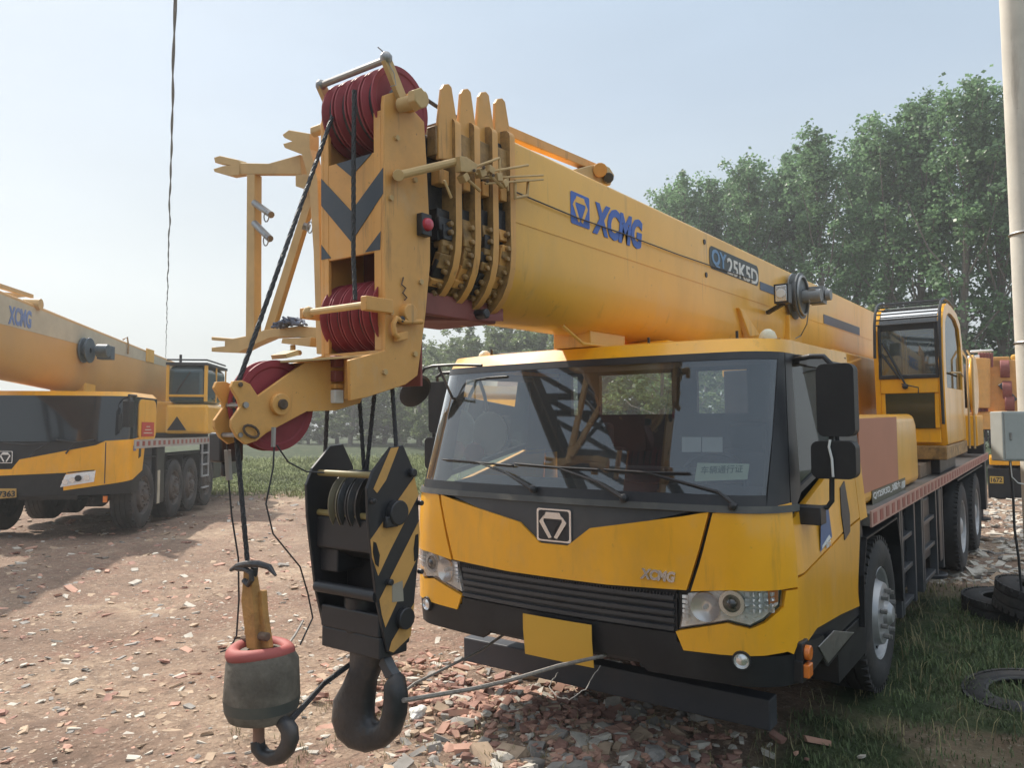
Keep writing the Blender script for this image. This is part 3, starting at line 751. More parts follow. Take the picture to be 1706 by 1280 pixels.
for f in ((lambda p: p), mir):
    d = shell([f([(SB - .055, dz), (SB + .05, dz), (SB + .9, dz + .10), (SB + 1.22, dz + .12), (SB + 1.22, zs + .23), (SB + .97, zs + .23), (SB - .055, zs - .01)])], .004, .03, [YEL], "door")
    h0 = SB + .08 + P(1397, 850, 'x', HW - .02).y
    hd = shell([f([(h0, zs - .22), (h0 + .13, zs - .19), (h0 + .17, zs - .10), (h0 + .14, zs + .09), (h0 + .03, zs + .06), (h0 - .01, zs - .08)])], .009, .01, [BLK], "door_handle", d)
    shell([f([(SB + 1.23, dz + .1), (S_end, dz + .1), (S_end, zs + .2), (SB + 1.23, zs + .2)])], .004, .03, [YEL], "cab_rear_panel")
    shell([f([(SB - .05, dz - .012), (SB - .05, .74)] + q_((1360, 1047), (1400, 1024), (1431, 1010), (1428, 985)) + [(SB + 1.22, dz + .108), (SB + .9, dz + .088), (SB + .05, dz - .012)])], .004, .03, [YEL], "side_skirt")
# emergency decal on the door, mirror base
a = cabP(SB + .32, zs - .21, .006); b = cabP(SB + .56, zs - .17, .006)
mb = MB(); mb.prism([a, b, b + V((0, -.06, .17)), a + V((0, .02, .13))], (.001, 0, 0)); dcl = mb.build("door_decal", [mat("blue_grey_decal", (.10, .16, .32), .5)], crane)
mb = MB(); mb.prism([a + V((.0015, .03, .01)), b + V((.0015, -.03, .0)), b + V((.0015, -.06, .02)), a + V((.0015, .03, .025))], (.001, 0, 0)); mb.build("decal_line", [WHT], dcl)
text("emission_lettering", "国六", a + V((.0016, .11, .0)), (0, 1, 0), (0, 0, 1), .09, .04, WHT, dcl, .001, .02)
# hood centre
eb = [sz(937, 908)[1], sz(985, 880), sz(966, 905)[0], sz(1182, 853), sz(1145, 990)]
hz = eb[4][1]
sh_t, sh_b = eb[3][0], eb[4][0]
hood = [(-sh_b, hz + .02), (-.3, hz + .004), (.3, hz + .004), (sh_b, hz + .02), (sh_t, eb[3][1] - .004), (eb[1][0], eb[1][1]), (.085, eb[0]), (-.085, eb[0]), (-eb[1][0], eb[1][1]), (-sh_t, eb[3][1] - .004)]
shell([hood], .012, .03, [YEL], "bonnet", bulge=lambda k: .004 if abs(k[0]) < .9 else 0)
shell([[(-sh_t, eb[3][1] + .02), (-eb[1][0] - .02, eb[1][1] - .02), (-.1, eb[0] - .03), (.1, eb[0] - .03), (eb[1][0] + .02, eb[1][1] - .02), (sh_t, eb[3][1] + .02)]], .002, .02, [GREY], "emblem_panel")
print("DBG", eb, hz, sh_t, sh_b, zr0, zc0, zc1, sWt, sWb)
# corner panels
c4 = sz(1148, 988); c1 = sz(1184, 856); c3 = (SB - .06, sz(1322, 978)[1]); c2 = (SB - .06, sz(1316, 838)[1])
cp = [(c4[0] + .012, c4[1] + .01), (c4[0] + .2, sz(1220, 983)[1]), c3, c2, (c1[0] + .012, c1[1])]
for f in ((lambda p: p), mir): shell([f(cp)], .014, .03, [YEL], "corner_panel")
# headlights
hl = q_((1133, 1046), (1145, 990), (1220, 983), (1300, 978), (1299, 1008), (1272, 1032), (1250, 1043), (1212, 1034))
cen = sz(1219, 1006)
def headlamp(f, sg):
    o = shell([f(hl)], -.012, .02, [SILR], "headlight")
    shell([f(hl)], .012, 0, [LENS], "lens", o)
    mb = MB(); c = cabP(sg * cen[0], cen[1], -.002); n = (cabP(sg * cen[0], cen[1], .02) - c).normalized()
    mb.lathe(c, n, [(-.01, .062), (.006, .058), (.006, .040), (-.004, .036), (-.004, .0)], 24, 0, mats=[0, 0, 1, 1]); mb.ball(c - n * .004, .028, 14, 1)
    mb.build("projector", [CHR, mat("projector_glass", (.03, .03, .035), .05, coat=1)], o)
    mb = MB(); a = sz(1175, 1012); c = cabP(sg * a[0], a[1], -.004)
    bw = MB(); bw.lathe(c, n, [(.002, .070), (.012, .067), (.010, .060), (-.004, .030), (-.004, .012), (.012, .010), (.014, 0)], 26, 0, mats=[0, 0, 0, 0, 1, 1]); bw.build('lamp_bowl', [CHR, SILR], o, ang=40)
    for k in range(5): mb.box(cabP(sg * (a[0] - .09 + .0 * k), a[1] - .05 + k * .022, .002), (.03, .012, .015), 0)
    a = sz(1265, 1005)
    for k in range(5):
        for j in range(4): mb.box(cabP(sg * (a[0] - .05 + k * .026), a[1] - .035 + j * .024, .0), (.018, .014, .018), 0, Matrix.Rotation(.4 + k, 3, 'Z') @ Matrix.Rotation(j, 3, 'X'))
    mb.build("reflector", [SILR], o)
    am = q_((1279, 984), (1296, 983), (1296, 1003), (1281, 1008)); shell([f(am)], .002, .006, [ORG], "turn_signal", o)
headlamp(lambda p: p, 1); headlamp(mir, -1)
# lower yellow
ly = q_((1127, 1052), (1135, 1050), (1212, 1038), (1250, 1048), (1275, 1037), (1303, 1012), (1307, 984)) + [(c3[0], c3[1] - .012), (SB - .06, .80), (SB - .10, .74)] + q_((1310, 1085), (1270, 1092), (1200, 1090), (1140, 1083))
for f in ((lambda p: p), mir): shell([f(ly)], .012, .03, [YEL], "bumper_corner")
# grille with slats
gz0 = sz(1127, 1048)[1]; gs = sz(1127, 1030)[0]
shell([[(-gs, gz0 - .05), (gs, gz0 - .05), (gs, hz + .02), (-gs, hz + .02)]], -.012, .02, [BLK], "grille")
mb = MB(); N_ = 5; sp = (hz - gz0 + .01) / N_
for k in range(N_):
    za = hz - .005 - sp * (k + .82); zb = za + sp * .52
    shell([[(-gs * .985, za), (gs * .985, za), (gs * .985, zb), (-gs * .985, zb)]], .012 if k % 2 == 0 else .004, .03, None, None, mb=mb, zstep=9)
mb.build("grille_slat", [mat("satin_grille_plastic", (.045, .048, .055), .42, dirt=.3, dcol=(.12, .11, .1))], crane)
# mesh strip along the grille top
mb = MB()
for k in range(-41, 42):
    mb.box(cabP(k * .0165, hz - .012, .006), (.006, .006, .02), 0)
mb.build("grille_mesh", [BLK], crane)
# bumper
zb0 = .60
bm_ = [(-SB - .05, .61), (-.95, zb0), (-.5, zb0 - .0), (-.45, zb0 + .05), (.45, zb0 + .05), (.5, zb0), (.95, zb0), (SB + .10, .60), (SB + .35, .62), (SB + .35, .72), (SB + .05, .76), (SB - .1, .735), (SB - .3, sz(1240, 1092)[1]), (gs, gz0 - .06), (gs, gz0 - .02), (-gs, gz0 - .02), (-gs, gz0 - .06), (-SB + .3, sz(1240, 1092)[1]), (-SB + .1, .735), (-SB - .05, .76)]
shell([bm_], .004, .05, [PLA], "bumper")
for sg in (1, -1):
    a = sz(1236, 1100); c = cabP(sg * a[0], a[1], .006); n = (cabP(sg * a[0], a[1], .05) - c).normalized(); mb = MB()
    mb.lathe(c, n, [(0, .044), (.014, .042), (.014, .034), (.004, .03), (.010, .02), (.013, 0)], 20, 0, mats=[1, 1, 0, 0, 0]); mb.build("fog_lamp", [CHR, BLK], crane)
for v, sh in ((1088, 0), (1117, 1)):
    c = P(1346, v, 'x', HW + .03); mb = MB(); mb.bb(HW - .05, HW + .02, c.y - .05, c.y + .05, c.z - .05, c.z + .05, 1)
    if sh: mb.box(c, (.03, .065, .06), 0)
    else: mb.cyl(c - V((.012, 0, 0)), c + V((.015, 0, 0)), .034, 16, 0)
    mb.build("side_marker", [ORG, PLA], crane, bevel=.005)
# licence plate
a = sz(884, 1081); b = sz(995, 1081); c = sz(884, 1020)
shell([[(a[0], a[1] - .01), (b[0], a[1] - .01), (b[0], c[1]), (a[0], c[1])]], .05, .004, [mat("licence_plate_yellow", (.62, .36, .04), .45, var=.04)], "licence_plate")
# emblem, badge
ea, ew = cabP(-.105, eb[0] + .012, .006), .21
zz = sz(937, 849)[1]
emblem("brand_badge", ea, (1, 0, 0), (cabP(-.105, zz, .006) - ea), ew, (zz - eb[0] - .012), crane, CHR, BLK, SILV, .006)
a, b = sz(1069, 963), sz(1128, 966); c = sz(1069, 945)
p0 = cabP(a[0], a[1], .018); text("brand_lettering", "XCMG", p0, cabP(b[0], a[1] - .004, .018) - p0, (0, 0, 1), (cabP(b[0], a[1], .018) - p0).length, c[1] - a[1], SILV, crane, .006, .05, .2)
# wipers
def cp_(u, v, o): s, z = sz(u, v); return cabP(s, z, o)
for blade, arm_, hub in ((((742, 767), (800, 772), (858, 777)), ((808, 772), (850, 790), (893, 817)), (893, 817)), (((862, 774), (930, 780), (1000, 784)), ((950, 780), (1000, 805), (1043, 832)), (1043, 832)), (((1010, 784), (1080, 789), (1150, 790)), ((1165, 800), (1200, 822), (1228, 846)), (1222, 845))):
    mb = MB(); mb.tube([cp_(u, v, .016) for u, v in blade], .007, 6, 0); mb.tube([cp_(u, v, .028) for u, v in blade], .004, 5, 0)
    mb.tube([cp_(*blade[1], .026)] + [cp_(u, v, .04) for u, v in arm_[1:]], [.005, .007, .012], 6, 0); mb.ball(cp_(*hub, .03), .022, 10, 0)
    mb.build("wiper", [BLK], crane)
# interior
mb = MB()
yb = 1.28
def wall_holes(mb, y, x0, x1, z0, z1, holes, th, m=0):
    """wall in the xz plane with rectangular openings in one row"""
    zs0, zs1 = holes[0][2], holes[0][3]; xs = x0
    mb.bb(x0, x1, y, y + th, z0, zs0, m); mb.bb(x0, x1, y, y + th, zs1, z1, m)
    for h in holes:
        mb.bb(xs, h[0], y, y + th, zs0, zs1, m); xs = h[1]
    mb.bb(xs, x1, y, y + th, zs0, zs1, m)
h1a, h1b = P(962, 628, 'y', yb), P(1120, 690, 'y', yb); h2a, h2b = P(1160, 626, 'y', yb), P(1246, 690, 'y', yb)
wall_holes(mb, yb, -HW + .08, HW - .09, .7, zr1 - .03, [(-.93, -.68, h1b.z, h1a.z), (h1a.x, h1b.x, h1b.z, h1a.z), (h2a.x, h2b.x, h1b.z, h1a.z)], .04)
mb.build("cab_rear_wall", [INTD], crane)
mb = MB(); mb.bb(-HW + .08, HW - .08, .0, yb, .60, .66); mb.bb(-HW + .1, HW - .1, .12, yb, zr1 - .045, zr1 - .02)
mb.build("cab_lining", [INTD], crane)
mb = MB()
dsh = [(y, z) for y, z in ((-.16, zc1 + .02), (.16, zc1 + .05), (.32, zc1 - .02), (.36, zc1 - .3), (-.1, zc1 - .3))]
mb.prism([(-.96, y, z) for y, z in dsh], (1.92, 0, 0)); mb.bb(.05, .65, .05, .30, zc1 + .05, zc1 + .13)
mb.build("dashboard", [INTD], crane, bevel=.02)
for x in (-.62, .50):
    mb = MB(); mb.box((x, .80, .98), (.5, .5, .14)); mb.box((x, 1.08, 1.30), (.48, .12, .60), 0, Matrix.Rotation(-.15, 3, 'X')); mb.box((x, 1.12, 1.68), (.26, .1, .18)); mb.bb(x - .2, x + .2, .65, 1.0, .67, .92)
    mb.build("seat", [mat("seat_fabric", (.035, .036, .042), .9)], crane, bevel=.03)
mb = MB(); c = V((.52, .40, 1.42)); mb.tube([c + V((.21 * math.cos(t), .21 * math.sin(t) * .5, .21 * math.sin(t) * .87)) for t in [k * math.pi / 14 for k in range(28)]], .014, 8, closed=True)
mb.tube([c, c + V((0, -.2, -.25))], .03, 8); mb.box(c, (.38, .03, .05))
mb.build("steering_wheel", [BLK], crane)
# card and papers behind the glass
q = [cabP(*sz(u, v), -.02) for u, v in ((1155, 801), (1246, 798), (1250, 772), (1160, 770))]
mb = MB(); mb.prism(q, (0, .002, 0)); mb.build("permit_card", [mat("pale_green_card", (.50, .56, .42), .7)], crane)
xd = q[1] - q[0]; yd = q[3] - q[0]
text("permit_lettering", "车辆通行证", q[0] + xd * .1 + yd * .38 - V((0, .004, 0)), xd, yd, xd.length * .8, yd.length * .42, mat("dark_green_ink", (.05, .12, .06), .7), crane, .0008, .01)
mb = MB()
for u0, u1 in ((1134, 1166), (1168, 1202)):
    q = [cabP(*sz(u, v), -.02) for u, v in ((u0, 752), (u1, 752), (u1, 727), (u0, 727))]; mb.prism(q, (0, .002, 0))
mb.build("paper_note", [mat("grey_paper", (.45, .45, .44), .8)], crane)
mb = MB(); c = P(818, 722, 'y', .30); mb.lathe(c, (0, -1, 0), [(0, 0), (0, .14), (.02, .145), (.035, .12), (.04, 0)], 24, 0); mb.tube([c, c + V((-.05, 0, .25)), c + V((-.12, 0, .42))], .012, 6, 0); mb.ball(P(790, 755, 'y', .2), .07, 10, 1)
mb.build("cab_fan", [mat("pale_fan_plastic", (.32, .34, .30), .6), REDD], crane)
# mirrors, near side
def mirror_box(u0, v0, u1, v1, y, x0=None, r=.03, name="mirror", dep=.09):
    a, b = P(u0, v0, 'y', y), P(u1, v1, 'y', y); mb = MB()
    mb.prism([(p_.x, y, p_.z) for p_ in rrect((a.x, y, b.z), (1, 0, 0), (0, 0, 1), b.x - a.x, a.z - b.z, .035, 5)], (0, dep, 0), 0)
    mb.bb(a.x + .02, b.x - .02, y + dep, y + dep + .004, b.z + .02, a.z - .02, 1)
    return mb.build(name, [PLA, CHR], crane, bevel=.012)
mirror_box(1358, 607, 1425, 728, .03); mirror_box(1350, 735, 1427, 800, .03)
mb = MB(); K = lambda u, v, y=.06: P(u, v, 'y', y)
mb.tube([P(1322, 600, 'x', HW - .08), K(1350, 594), K(1372, 594), K(1384, 606), K(1385, 640)], .014, 8)
mb.tube([K(1385, 720), K(1386, 760), K(1386, 835), K(1378, 846), K(1350, 848, .04)], .013, 8)
a = K(1352, 858, .02); mb.box(a + V((-.03, .0, 0)), (.17, .10, .085)); mb.box(V((HW + .02, a.y + .05, a.z)), (.08, .16, .06)); mb.box(P(1328, 600, 'x', HW - .08) + V((.0, 0.02, 0)), (.05, .14, .05))
mb.build("mirror_bracket", [BLK], crane, bevel=.005)
mb = MB(); mb.tube([K(1383, 733, .02), K(1381, 745, .015), K(1386, 765, .018), K(1388, 795, .02)], .006, 6); mb.build("tied_rag", [WHT], crane)
# mirrors, far side
mirror_box(713, 637, 746, 722, .10); mirror_box(707, 729, 731, 783, .10)
K = lambda u, v, y=.12: P(u, v, 'y', y)
mb = MB()
mb.tube([K(729, 640), K(728, 628), K(738, 622), K(770, 620)], .012, 7); mb.tube([K(722, 722), K(722, 732), K(740, 760)], .010, 7)
E_ = lambda u, v: P(u, v, 'y', -.30)
mb.tube([E_(803, 609), E_(760, 608), E_(722, 610), E_(708, 614), E_(702, 622), E_(697, 640)], .009, 7); mb.tube([E_(731, 612), E_(750, 655), P(757, 670, 'y', -.1)], .008, 7)
mb.build("mirror_bracket", [BLK], crane)
mb = MB(); c = E_(692, 650); d = (E_(712, 626) - E_(673, 674)); d.normalize(); n = V((.3, -.5, -.35)).normalized(); n = (n - d * n.dot(d)).normalized(); e = d.cross(n)
for k, (o, r1, r2) in enumerate(((0, .0, .0), (0, .125, .085), (.012, .135, .095), (.03, .125, .085), (.045, .08, .05), (.05, 0.001, 0.001))):
    pass
rings = [[c + n * o + d * (r1 * math.cos(t)) + e * (r2 * math.sin(t)) for t in [j * math.pi / 12 for j in range(24)]] for o, r1, r2 in ((0, .118, .075), (.01, .126, .083), (.03, .118, .078), (.05, .08, .05), (.056, .02, .012))]
mb.loft(rings, 0, caps=True); mb.build("front_mirror", [PLA], crane)
# roof fittings
mb = MB(); mb.tube([P(832, 590, 'y', .12), P(1060, 578, 'y', .08), P(1300, 566, 'y', .12)], .008, 6); 
for x in (-.8, -.3, .3, .8): mb.cyl((x, .12, zr1), (x, .12, zr1 + .06), .008, 6)
mb.build("roof_rail", [BLK], crane)
for u, v, m in ((808, 594, 0), (1279, 558, 0)):
    mb = MB(); c = P(u, v, 'y', .2); c.z = max(c.z, zr1 + .04); mb.lathe(V((c.x, c.y, c.z - .045)), (0, 0, 1), [(0, .045), (.03, .045), (.055, .035), (.07, .015), (.072, 0)], 16); mb.build("roof_beacon", [mat("cream_lens", (.6, .58, .45), .4)], crane)
mb = MB(); c = P(1040, 572, 'y', .7); mb.bb(-.25, .25, .5, .9, zr1 + .035, zr1 + .08); mb.build("roof_hatch", [YEL], crane, bevel=.02)

# ---------------------------------------------------------------- wheels
def wheel_parts(r, wd, front=True):
    """meshes of one wheel: axle along x, outer face towards +x at x=0"""
    t = MB(); pr = [(-.0, r * .60), (.012, r * .66), (.018, r * .78), (.010, r * .90), (-.012, r * .965), (-.04, r)]
    pr += [(-wd * .25, r), (-wd * .25, r - .014), (-wd * .29, r - .014), (-wd * .29, r), (-wd * .48, r), (-wd * .48, r - .014), (-wd * .52, r - .014), (-wd * .52, r), (-wd * .71, r), (-wd * .71, r - .014), (-wd * .75, r - .014), (-wd * .75, r)]
    pr += [(-wd + .04, r), (-wd + .012, r * .965), (-wd - .01, r * .85), (-wd, r * .6)]
    t.lathe((0, 0, 0), (1, 0, 0), pr, 48, 0)
    for k in range(48):
        a = 2 * math.pi * k / 48; t.box((-.022, math.cos(a) * r * .975, math.sin(a) * r * .975), (.04, .028, .03), 0, Matrix.Rotation(a, 3, 'X'))
    rim = MB()
    if front: pf = [(-.01, r * .61), (.002, r * .59), (-.006, r * .565), (-.035, r * .54), (-.05, r * .52), (-.045, r * .44), (.02, r * .39), (.03, r * .25), (.028, r * .16), (.05, r * .15), (.075, r * .10), (.08, 0)]
    else: pf = [(-.01, r * .61), (.002, r * .59), (-.006, r * .565), (-.06, r * .54), (-.13, r * .50), (-.14, r * .40), (-.14, r * .24), (-.09, r * .22), (-.02, r * .20), (-.005, r * .14), (0, 0)]
    rim.lathe((0, 0, 0), (1, 0, 0), pf, 40, 0)
    for k in range(10):
        a = 2 * math.pi * k / 10; rr = r * (.30 if front else .32); x = .03 if front else -.14
        rim.cyl((x, rr * math.cos(a), rr * math.sin(a)), (x + .035, rr * math.cos(a), rr * math.sin(a)), .016, 6, 1)
        a += .31; rr = r * .485; xx = -.045 if front else -.133
        rim.cyl((xx - .01, rr * math.cos(a), rr * math.sin(a)), (xx + .006, rr * math.cos(a), rr * math.sin(a)), .030, 10, 2)
    return t, rim
_wc = {}
def add_wheel(parent, c, r, wd, side, front, rm=None):
    """side = +1: outer face to +x, -1: to -x"""
    key = (r, wd, front, rm.name if rm else '')
    if key not in _wc:
        t, rim = wheel_parts(r, wd, front)
        w_ = bpy.data.objects.new("wheel", None)
        a = t.build("tyre", [TYRE], None); b = rim.build("rim", [rm or RIMM, rm or STEEL, BLK], None, ang=28)
        _wc[key] = (a.data, b.data); bpy.data.objects.remove(a); bpy.data.objects.remove(b); bpy.data.objects.remove(w_)
    a, b = _wc[key]
    w_ = link("wheel", None, parent); w_.location = c; w_.rotation_euler = (random.uniform(0, 1), 0, 0 if side > 0 else math.pi)
    link("tyre", a, w_); link("rim", b, w_)
    return w_
fy = P(1470, 1010, 'x', HW - .02).y
ry1, ry2 = P(1606, 880, 'x', HW - .02).y, P(1629, 860, 'x', HW - .02).y
for y, fr in ((fy, True), (ry1, False), (ry2, False)):
    for sg in (1, -1): add_wheel(crane, (sg * (HW - .03), y, .50), .50, .30 if fr else .55, sg, fr)
print("DBG wheels", fy, ry1, ry2)
# ---------------------------------------------------------------- chassis
za = P(1449, 855, 'x', HW).z; zb = P(1449, 878, 'x', HW).z; yA = P(1449, 870, 'x', HW).y; yE = 9.3
DECK = mat("worn_deck_plate", (.20, .19, .18), .6, metal=.3, var=.25, vs=5, dirt=.6, dcol=(.20, .15, .10), bump=.4, bs=70)
PINK = mat("faded_pink_tape", (.46, .27, .22), .5, var=.12, dirt=.3, dcol=(.3, .22, .16)); REDT = mat("red_reflective_tape", (.30, .075, .06), .45, var=.2)
mb = MB(); mb.bb(-HW, HW, yA, yE, zb, za - .004); mb.build("deck", [DECK], crane, bevel=.004)
mb = MB(); mb.bb(HW + .001, HW + .012, yA, yE, zb - .005, za + .01); mb.bb(-HW - .012, -HW - .001, yA, yE, zb - .005, za + .01); rl = mb.build("deck_edge", [PINK], crane)
mb = MB(); y = yA + .05; k = 0
while y < yE - .1:
    mb.bb(HW + .0125, HW + .0145, y, y + (.10), zb + .01, za - .004, 0); y += .2
mb.build("reflective_tape", [REDT], rl)
mb = MB(); mb.bb(-.45, .45, .2, 9.2, .45, .95); mb.bb(-.5, .5, fy - .1, fy + .1, .42, .58); mb.bb(-.9, .9, ry1 - .08, ry1 + .08, .40, .60); mb.bb(-.9, .9, ry2 - .08, ry2 + .08, .40, .60)
mb.bb(-.9, .9, .5, 1.0, .62, .95); mb.build("chassis_frame", [BLK], crane)
q0, q1 = P(765, 1085, 'z', .25), P(1285, 1192, 'z', .25); mb = MB(); mb.bb(q0.x, q1.x, q1.y - .02, q1.y + .10, .17, .33, 0)
for x in (-.55, .45): mb.bb(x, x + .07, q1.y + .1, q1.y + .3, .25, .8, 0)
mb.build("underride_beam", [mat("slate_painted_steel", (.05, .055, .068), .55, dirt=.4, dcol=(.12, .1, .09))], crane, bevel=.008)
mb = MB()   # wheel arches
for y0, y1 in ((fy - .62, fy + .62), (ry1 - .6, ry2 + .6)):
    for sg in (1, -1):
        x0, x1 = sg * (HW - .34), sg * (HW - .0)
        if y0 < 3:
            ring = [(-.62, .55), (-.60, .85), (-.5, 1.05), (.5, 1.06), (.60, .85), (.64, .45)]
            for (a, b), (c, d) in zip(ring, ring[1:]): mb.prism([(x0, fy + a, b), (x1, fy + a, b), (x1, fy + c, d), (x0, fy + c, d)], (0, 0, .012) if abs(a - c) > .3 else (0, .012, 0))
        else: mb.bb(min(x0, x1), max(x0, x1), y0, y1, 1.06, 1.08)
mb.build("mudguard", [PLA], crane)
# black side boxes, outrigger housings, ladder between the wheels
y0 = fy + .66
mb = MB()
for sg in (1, -1):
    mb.bb(sg * .5, sg * (HW-.08), y0 + .35, y0 + .95, .42, 1.0); mb.bb(sg * .5, sg * (HW-.06), y0 + 1.15, y0 + 1.75, .50, 1.05); mb.bb(sg * .4, sg * (HW-.10), y0 + 1.9, y0 + 2.6, .45, 1.02)
    mb.cyl((sg * .82, y0 + 1.9, .70), (sg * .82, y0 + 2.6, .70), .26, 20)
mb.build("side_box", [BLK], crane, bevel=.02)
mb = MB()
for sg in (1, -1):
    for yy in (y0, y0 + .08, y0 + .62, y0 + .98, y0 + 1.06, y0 + 1.8, y0 + 2.2): mb.bb(sg * (HW-.08), sg * (HW-.015), yy, yy + .055, .32, 1.09)
    for zz_ in (.34, .60, .84): mb.bb(sg * (HW-.14), sg * (HW-.03), y0 + .055, y0 + .62, zz_, zz_ + .035); mb.bb(sg * (HW-.14), sg * (HW-.03), y0 + 1.115, y0 + 1.8, zz_, zz_ + .035)
mb.build("ladder_frame", [GREY], crane, bevel=.004)
for yy in (y0 + 1.02 + 1.0, yE - .2):
    for sg in (1, -1):
        mb = MB(); mb.bb(sg * (HW-.23), sg * (HW-.02), yy, yy + .22, .40, 1.42 if yy > 5 else 1.08); mb.cyl((sg * (HW-.125), yy + .11, .28), (sg * (HW-.125), yy + .11, .42), .06, 14); mb.cyl((sg * (HW-.125), yy + .11, .24), (sg * (HW-.125), yy + .11, .28), .15, 18)
        mb.build("outrigger_leg", [BLK], crane, bevel=.01)
mb = MB(); a = P(1392, 1080, 'x', HW - .08)
mb.prism(PP([(1364, 1082), (1420, 1052), (1424, 1056), (1380, 1112), (1376, 1108)], 'x', HW - .03), (-.3, 0, 0), 1)
mb.prism(PP([(1362, 1078), (1388, 1051), (1422, 1054), (1378, 1106)], 'x', HW + .004), (.006, 0, 0), 0)
mb.bb(HW - .4, HW - .03, a.y - .15, a.y + .55, .36, .60, 1)
mb.build("cab_step", [STEEL, PLA], crane, bevel=.004)
# orange locker behind the cab with its lettering
BX = HW - .08
lk0, lk1 = P(1428, 800, 'x', BX).y, P(1532, 800, 'x', BX).y; lt = P(1520, 690, 'x', BX).z
mb = MB(); prof = [(lk0, za), (lk1, za), (lk1 - .02, lt - .3), (lk1 - .07, lt - .06), (lk1 - .18, lt), (lk0, lt)]
mb.prism([(BX, y, z) for y, z in prof], (-.75, 0, 0)); mb.build("engine_cover", [YEL], crane, bevel=.06, seg=4)
RS = mat("faded_red_sign", (.50, .21, .13), .6, var=.04)
a, b = P(1428, 690, 'x', BX + .002), P(1496, 800, 'x', BX + .002); mb = MB(); mb.bb(BX + .001, BX + .006, max(a.y, lk0 + .04), b.y, b.z, a.z - .03); mb.build("red_sign_panel", [RS], crane)
a, b = P(1453, 842, 'x', BX + .002), P(1508, 821, 'x', BX + .002); c = P(1453, 818, 'x', BX)
mb = MB(); mb.bb(BX + .001, BX + .005, a.y, b.y, a.z, c.z); pl_ = mb.build("model_placard", [mat("olive_placard", (.13, .125, .09), .5)], crane)
text("model_lettering", "QY25K5D_3国六", V((BX + .0055, a.y + .03, a.z + .03)), (0, 1, 0), (0, 0, 1), b.y - a.y - .25, (c.z - a.z) * .62, WHT, pl_, .001, .02)
for k in range(3): 
    mb = MB(); yy = b.y - .17 + k * .055; mb.prism([(BX + .0055, yy, a.z + .02), (BX + .0055, yy + .03, a.z + .02), (BX + .0055, yy + .05, c.z - .02), (BX + .0055, yy + .02, c.z - .02)], (.001, 0, 0)); mb.build("placard_bar", [WHT], pl_)
# ---------------------------------------------------------------- superstructure
SY = 4.55
mb = MB(); mb.bb(-.85, BC - .32, 4.9, 8.9, 1.35, 2.6); mb.bb(BC + .30, BC + .42, 3.9, 8.9, 1.5, 2.42); mb.bb(-.8, .8, 8.0, 9.0, 1.35, 1.9)
mb.prism([(BC + .33, 3.6, 1.45), (BC + .33, 4.2, 2.3), (BC + .33, 5.0, 2.4), (BC + .33, 5.0, 1.4)], (.1, 0, 0))
mb.build("slewing_frame", [YELB], crane, bevel=.02)
mb = MB(); mb.cyl((-.05, 6.2, za), (-.05, 6.2, 1.38), .75, 32); mb.build("turntable", [BLK], crane)
# operator's cab
cx1 = P(1576, 700, 'y', SY).x; cx0 = P(1460, 700, 'y', SY).x
zt_ = P(1520, 512, 'y', SY + .5).z; zbm = P(1576, 742, 'y', SY).z
print("DBG opcab", cx0, cx1, zt_, zbm)
prof = [(SY + .10, zbm), (SY + .02, zbm + .25), (SY - .03, zbm + .8), (SY, zt_ - .27), (SY + .05, zt_ - .15), (SY + .16, zt_ - .06), (SY + .36, zt_ - .01), (SY + .7, zt_), (SY + 1.1, zt_ - .03), (SY + 1.4, zt_ - .12), (SY + 1.55, zt_ - .35), (SY + 1.6, zt_ - .8), (SY + 1.6, zbm)]
def opside(mb, x, th):   # side frame as a ring around the door glass
    c = V((x, SY + .8, zbm + .95)); n = len(prof)
    O = [V((x, y, z)) for y, z in prof]; I = []
    for p in O:
        q = c + (p - c) * .80; q.z = max(q.z, zbm + .55); I.append(q)
    for i in range(n - 1): mb.prism([O[i], O[i + 1], I[i + 1], I[i]], (th, 0, 0))
    mb.prism([O[-1], O[0], I[0], I[-1]], (th, 0, 0))
    return I
mb = MB(); I1 = opside(mb, cx1, -.05); I0 = opside(mb, cx0, .05)
def strip(i0, i1, inset=0, m=0, th=.03):
    for (y0_, z0_), (y1_, z1_) in zip(prof[i0:i1], prof[i0 + 1:i1 + 1]):
        mb.prism([(cx0 + .05 + inset, y0_, z0_), (cx1 - .05 - inset, y0_, z0_), (cx1 - .05 - inset, y1_, z1_), (cx0 + .05 + inset, y1_, z1_)], (0, th, 0) if abs(z1_ - z0_) > abs(y1_ - y0_) else (0, 0, -th), m)
strip(8, 12); mb.bb(cx0 + .05, cx1 - .05, SY + .1, SY + 1.6, zbm, zbm + .05)
# front wall pieces: below and between the panes
mb.bb(cx0 + .05, cx1 - .05, SY + .035, SY + .07, zbm + .02, zbm + .16); mb.bb(cx0 + .05, cx1 - .05, SY - .015, SY + .02, zbm + .50, zbm + .66)
mb.bb(cx0 + .05, cx0 + .09, SY + .0, SY + .03, zbm + .16, zbm + .5); mb.bb(cx1 - .09, cx1 - .05, SY + .0, SY + .03, zbm + .16, zbm + .5)
oc = mb.build("operator_cab", [YEL], crane, bevel=.008)
mb = MB(); mb.prism([(cx1 - .02, q.y, q.z) for q in I1], (-.004, 0, 0)); mb.prism([(cx0 + .02, q.y, q.z) for q in I0], (.004, 0, 0))
mb.build("side_window", [GLD], oc)
mb = MB(); mb.prism([(cx0 + .09, SY + .015, zbm + .16), (cx1 - .09, SY + .015, zbm + .16), (cx1 - .09, SY - .005, zbm + .5), (cx0 + .09, SY - .005, zbm + .5)], (0, .006, 0)); mb.build("lower_window", [mat("dark_green_glass", (.02, .035, .03), .08, coat=.5)], oc)
